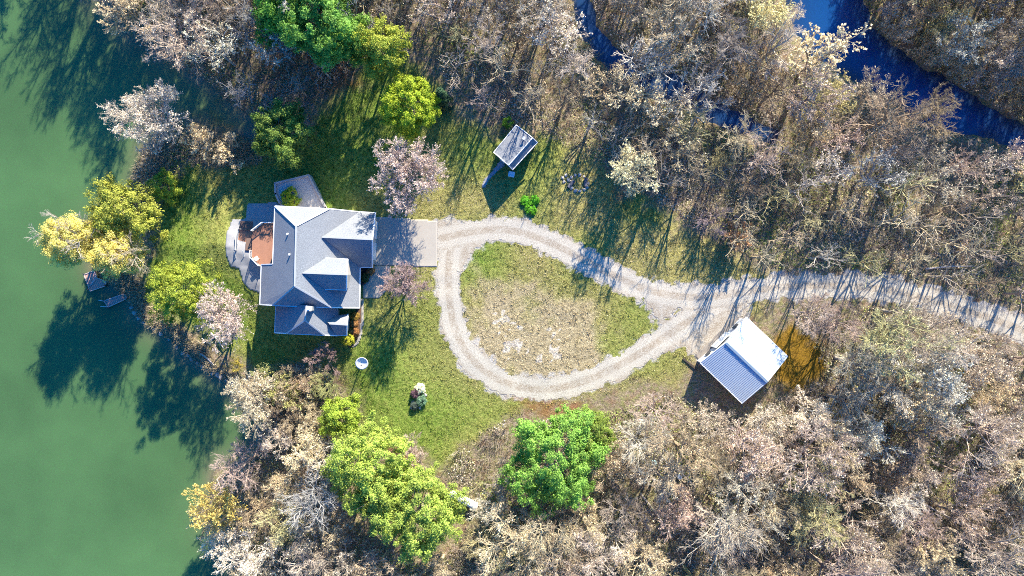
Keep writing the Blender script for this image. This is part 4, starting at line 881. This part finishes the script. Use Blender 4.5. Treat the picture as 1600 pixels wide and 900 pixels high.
# low leafy ground cover in the woods (fresh green and tan patches)
c = scatter(polys, 150000, r, lambda x, y: (land(x, y) > .4) & free(x, y) & (vnoise(x, y, .25, 30) > .3))
z = H(c[:, 0], c[:, 1]) + r.random(len(c)) ** 2 * .7; tn = np.clip(vnoise(c[:, 0], c[:, 1], .14, 31) * 1.1 - .1 + r.normal(0, .12, len(c)), 0, 1)
V, F = leaf_quads(r, np.stack([c[:, 0], c[:, 1], z], 1), np.tile([[0, 0, 1.0]], (len(c), 1)), .13, .7)
m = NM('ground cover leaves', .8, .15); t_ = m.attr('tone'); m.color(m.ramp(t_, [(.1, (.52, .42, .33)), (.45, (.56, .48, .35)), (.62, (.42, .4, .16)), (.85, (.22, .29, .05))])); M['gcover'] = m.m
o = link_mesh('ground_cover', raw_mesh('ground_cover', V, F, M['gcover'], face_attr={'tone': tn})); tag(o, 'fallen leaves and fresh low plants between the trees', 'ground cover', kind='stuff')
# lawn grass
c = scatter([LAWN], 120000, r, lambda x, y: free(x, y) & (land(x, y) > 1.0))
az = r.uniform(0, 6.283, len(c)); hgt = r.uniform(.05, .15, len(c)) * (.3 + 2.2 * vnoise(c[:, 0], c[:, 1], 1.9, 40) ** 2); wv = .05
z = H(c[:, 0], c[:, 1]) - .01; ux, uy = np.cos(az), np.sin(az); lx, ly = r.normal(0, .06, len(c)), r.normal(0, .06, len(c))
V = np.stack([np.stack([c[:, 0] - ux * wv, c[:, 1] - uy * wv, z], 1), np.stack([c[:, 0] + ux * wv, c[:, 1] + uy * wv, z], 1), np.stack([c[:, 0] + lx, c[:, 1] + ly, z + hgt], 1)], 1).reshape(-1, 3)
dryv = np.clip(smooth((c[:, 0] + 26) / 36) * .8 + (vnoise(c[:, 0], c[:, 1], .12, 12) - .4) * 1.2, 0, 1); dryv = np.maximum(dryv, smooth(.75 - sdist(MOUND, c[:, 0], c[:, 1]) / 5) * (.8 + .9 * vnoise(c[:, 0], c[:, 1], .5, 13)))
tn = np.clip(dryv * .8 + r.normal(.1, .12, len(c)), 0, 1)
m = NM('grass', .8, .15); t_ = m.attr('tone'); m.color(m.ramp(t_, [(0, (.08, .16, .016)), (.25, (.22, .29, .045)), (.55, (.38, .36, .1)), (.8, (.55, .46, .23)), (1, (.68, .57, .38))])); M['grass'] = m.m
o = link_mesh('grass', raw_mesh('grass', V, np.arange(len(V)).reshape(-1, 3), M['grass'], face_attr={'tone': tn})); tag(o, 'short spring grass of the lawns round the house and loop drive', 'grass', kind='stuff')
# dry reeds along the lake shore
sh = np.array(Gpoly([(212, 250), (220, 290), (204, 478), (218, 500), (245, 515), (275, 535), (300, 558), (330, 578), (360, 592)])); c = np.stack([r.uniform(-66, -40, 60000), r.uniform(-18, 24, 60000)], 1)
ld = sdist(LAKE, c[:, 0], c[:, 1]); k = (ld > -.1) & (ld < 1.4 + 2.8 * vnoise(c[:, 0], c[:, 1], .3, 50) + 1.5 * (c[:, 1] > 13)) & (sdist(LAWN, c[:, 0], c[:, 1]) > -1.5); c = c[k][:14000]
az = r.uniform(0, 6.283, len(c)); e = r.uniform(.5, 1.3, len(c)); d = np.stack([np.cos(az) * np.cos(e), np.sin(az) * np.cos(e), np.sin(e)], 1)
s_ = grow(r, np.stack([c[:, 0], c[:, 1], H(c[:, 0], c[:, 1])], 1), d, r.uniform(.4, 1.0, len(c)), 2, .2, -.15); V, F = tubes(s_, taper(len(c), 2, .03, .012), 3)
m = NM('dry reeds', .85, .1); t_ = m.attr('tone'); m.color(m.ramp(t_, [(0, (.3, .22, .13)), (.5, (.52, .43, .27)), (1, (.62, .55, .38))]))
o = link_mesh('reeds', raw_mesh('reeds', V, F, m.m, face_attr={'tone': np.repeat(r.random(len(c)), 6)})); tag(o, 'dry tan reeds along the lake shore', 'reeds', kind='stuff')

# ------------------------------------------------------------------ stones and logs
def rock(seed):
    r = np.random.default_rng(seed); import bmesh
    bm = bmesh.new(); bmesh.ops.create_icosphere(bm, subdivisions=2, radius=1)
    for v in bm.verts:
        n = 1 + .22 * math.sin(v.co.x * 3 + seed) * math.cos(v.co.y * 4 + seed * 2) + float(r.normal(0, .06)); v.co = Vector((v.co.x * n, v.co.y * n * .8, v.co.z * n * .6))
    me = bpy.data.meshes.new('rock'); bm.to_mesh(me); bm.free(); me.materials.append(M['stone']); return me
rocks = [rock(i) for i in range(4)]
def put_rock(x, y, s, label, group, i, name='rock', mat=None, zoff=.25):
    o = link_mesh(name, rocks[i % 4], None, (x, y, float(H(x, y)) + s * zoff), random.uniform(0, 6), s); tag(o, label, 'rock', group); return o
spots = [(262, 530), (270, 537), (279, 544), (287, 552), (294, 556), (301, 561), (309, 566), (316, 572), (323, 577), (331, 582), (340, 586), (347, 590), (356, 593), (364, 598), (213, 488), (219, 497), (203, 473), (207, 480), (226, 505), (239, 512), (250, 521)]
for i, (a, b_) in enumerate(spots):
    x, y = P(a + random.uniform(-2, 2), b_ + random.uniform(-2, 2), WZ); put_rock(x, y, random.uniform(.22, .5), 'pale shore rock at the water line below the lakeside lawn' if i < 14 else 'pale shore rock at the water line beside the narrow dock', 'rocks along the lake shore', i)
x0, y0, _ = G(904, 286)
for i in range(13):
    an = i / 13 * 6.283; put_rock(x0 + 1.5 * math.cos(an), y0 + 1.3 * math.sin(an), random.uniform(.22, .36), 'stone of the fire ring on the north lawn', 'stones of the fire ring', i, 'stone')
for i, (a, b_) in enumerate([(879, 278), (884, 274), (888, 281), (881, 284)]): x, y, _ = G(a, b_); put_rock(x, y, .3, 'pale loose stone piled beside the fire ring', 'stones piled by the fire ring', i, 'stone')
for i, (a, b_) in enumerate([(663, 611), (665, 617), (651, 622), (645, 628), (643, 637), (656, 637)]): x, y, _ = G(a, b_); put_rock(x, y, .26, 'pale edging stone of the small bed in the side lawn', 'stones of the small garden bed', i, 'stone')
m = M['darkstone']
for i, (a, b_) in enumerate([(892, 288), (915, 285)]):
    x, y, z = G(a, b_); an = i * .6 + .9; b = MB(); b.tube((x - .7 * math.cos(an), y - .7 * math.sin(an), z + .3), (x + .7 * math.cos(an), y + .7 * math.sin(an), z + .3), .28, n=12); tag(b.build('log_seat', m, origin=(x, y, z)), 'dark log seat beside the fire ring, ' + ('on its house side' if i == 0 else 'on its barn side'), 'log')
logs = [((1556, 655), (1606, 676)), ((1500, 728), (1612, 770)), ((1430, 780), (1530, 838)), ((1222, 690), (1262, 712)), ((1036, 716), (1086, 760)), ((1215, 798), (1262, 870)), ((1292, 740), (1330, 775)), ((330, 520), (352, 545)), ((314, 552), (336, 570)), ((1000, 770), (1050, 838)), ((1340, 395), (1420, 372)), ((1445, 420), (1520, 416))]
lg_lab = ['pale fallen log by the east edge of the south wood', 'long pale fallen trunk in the south wood, near the east edge', 'grey fallen trunk crossing the south wood floor', 'short fallen log south of the metal barn', 'pale fallen branch beside the white bucket', 'fallen branch in the dark brush of the south wood', 'short pale log among pinkish brush in the south wood', 'weathered log above the shore rocks', 'weathered log lying at the shore rocks', 'fallen trunk in the brush below the vivid maple', 'dark fallen trunk in the north wood above the drive', 'thin fallen trunk close above the east driveway']
for i, ((a, b_), (c_, d_)) in enumerate(logs):
    p, q = Vector(G(a, b_, .2)), Vector(G(c_, d_, .45)); b = MB(); mid_ = p.lerp(q, .5) + Vector((.1, .15, .1)); b.tube(p, mid_, .17, .14, n=8); b.tube(mid_, q, .14, .07, n=8)
    dq = (q - p).normalized()
    for t, s_ in ((.5, 1), (.7, -1)): u = p.lerp(q, t); b.tube(u, u + (dq * .8 + Vector((-dq.y, dq.x, .5)) * s_).normalized() * .9, .05, .02, n=6)
    tag(b.build('fallen_log', simple('log bark', (.44, .39, .35) if i not in (10,) else (.12, .09, .08), .9, .3, 3), origin=tuple(p)), lg_lab[i], 'log')
for o in list(bpy.data.objects):
    if '_o' in o: del o['_o']
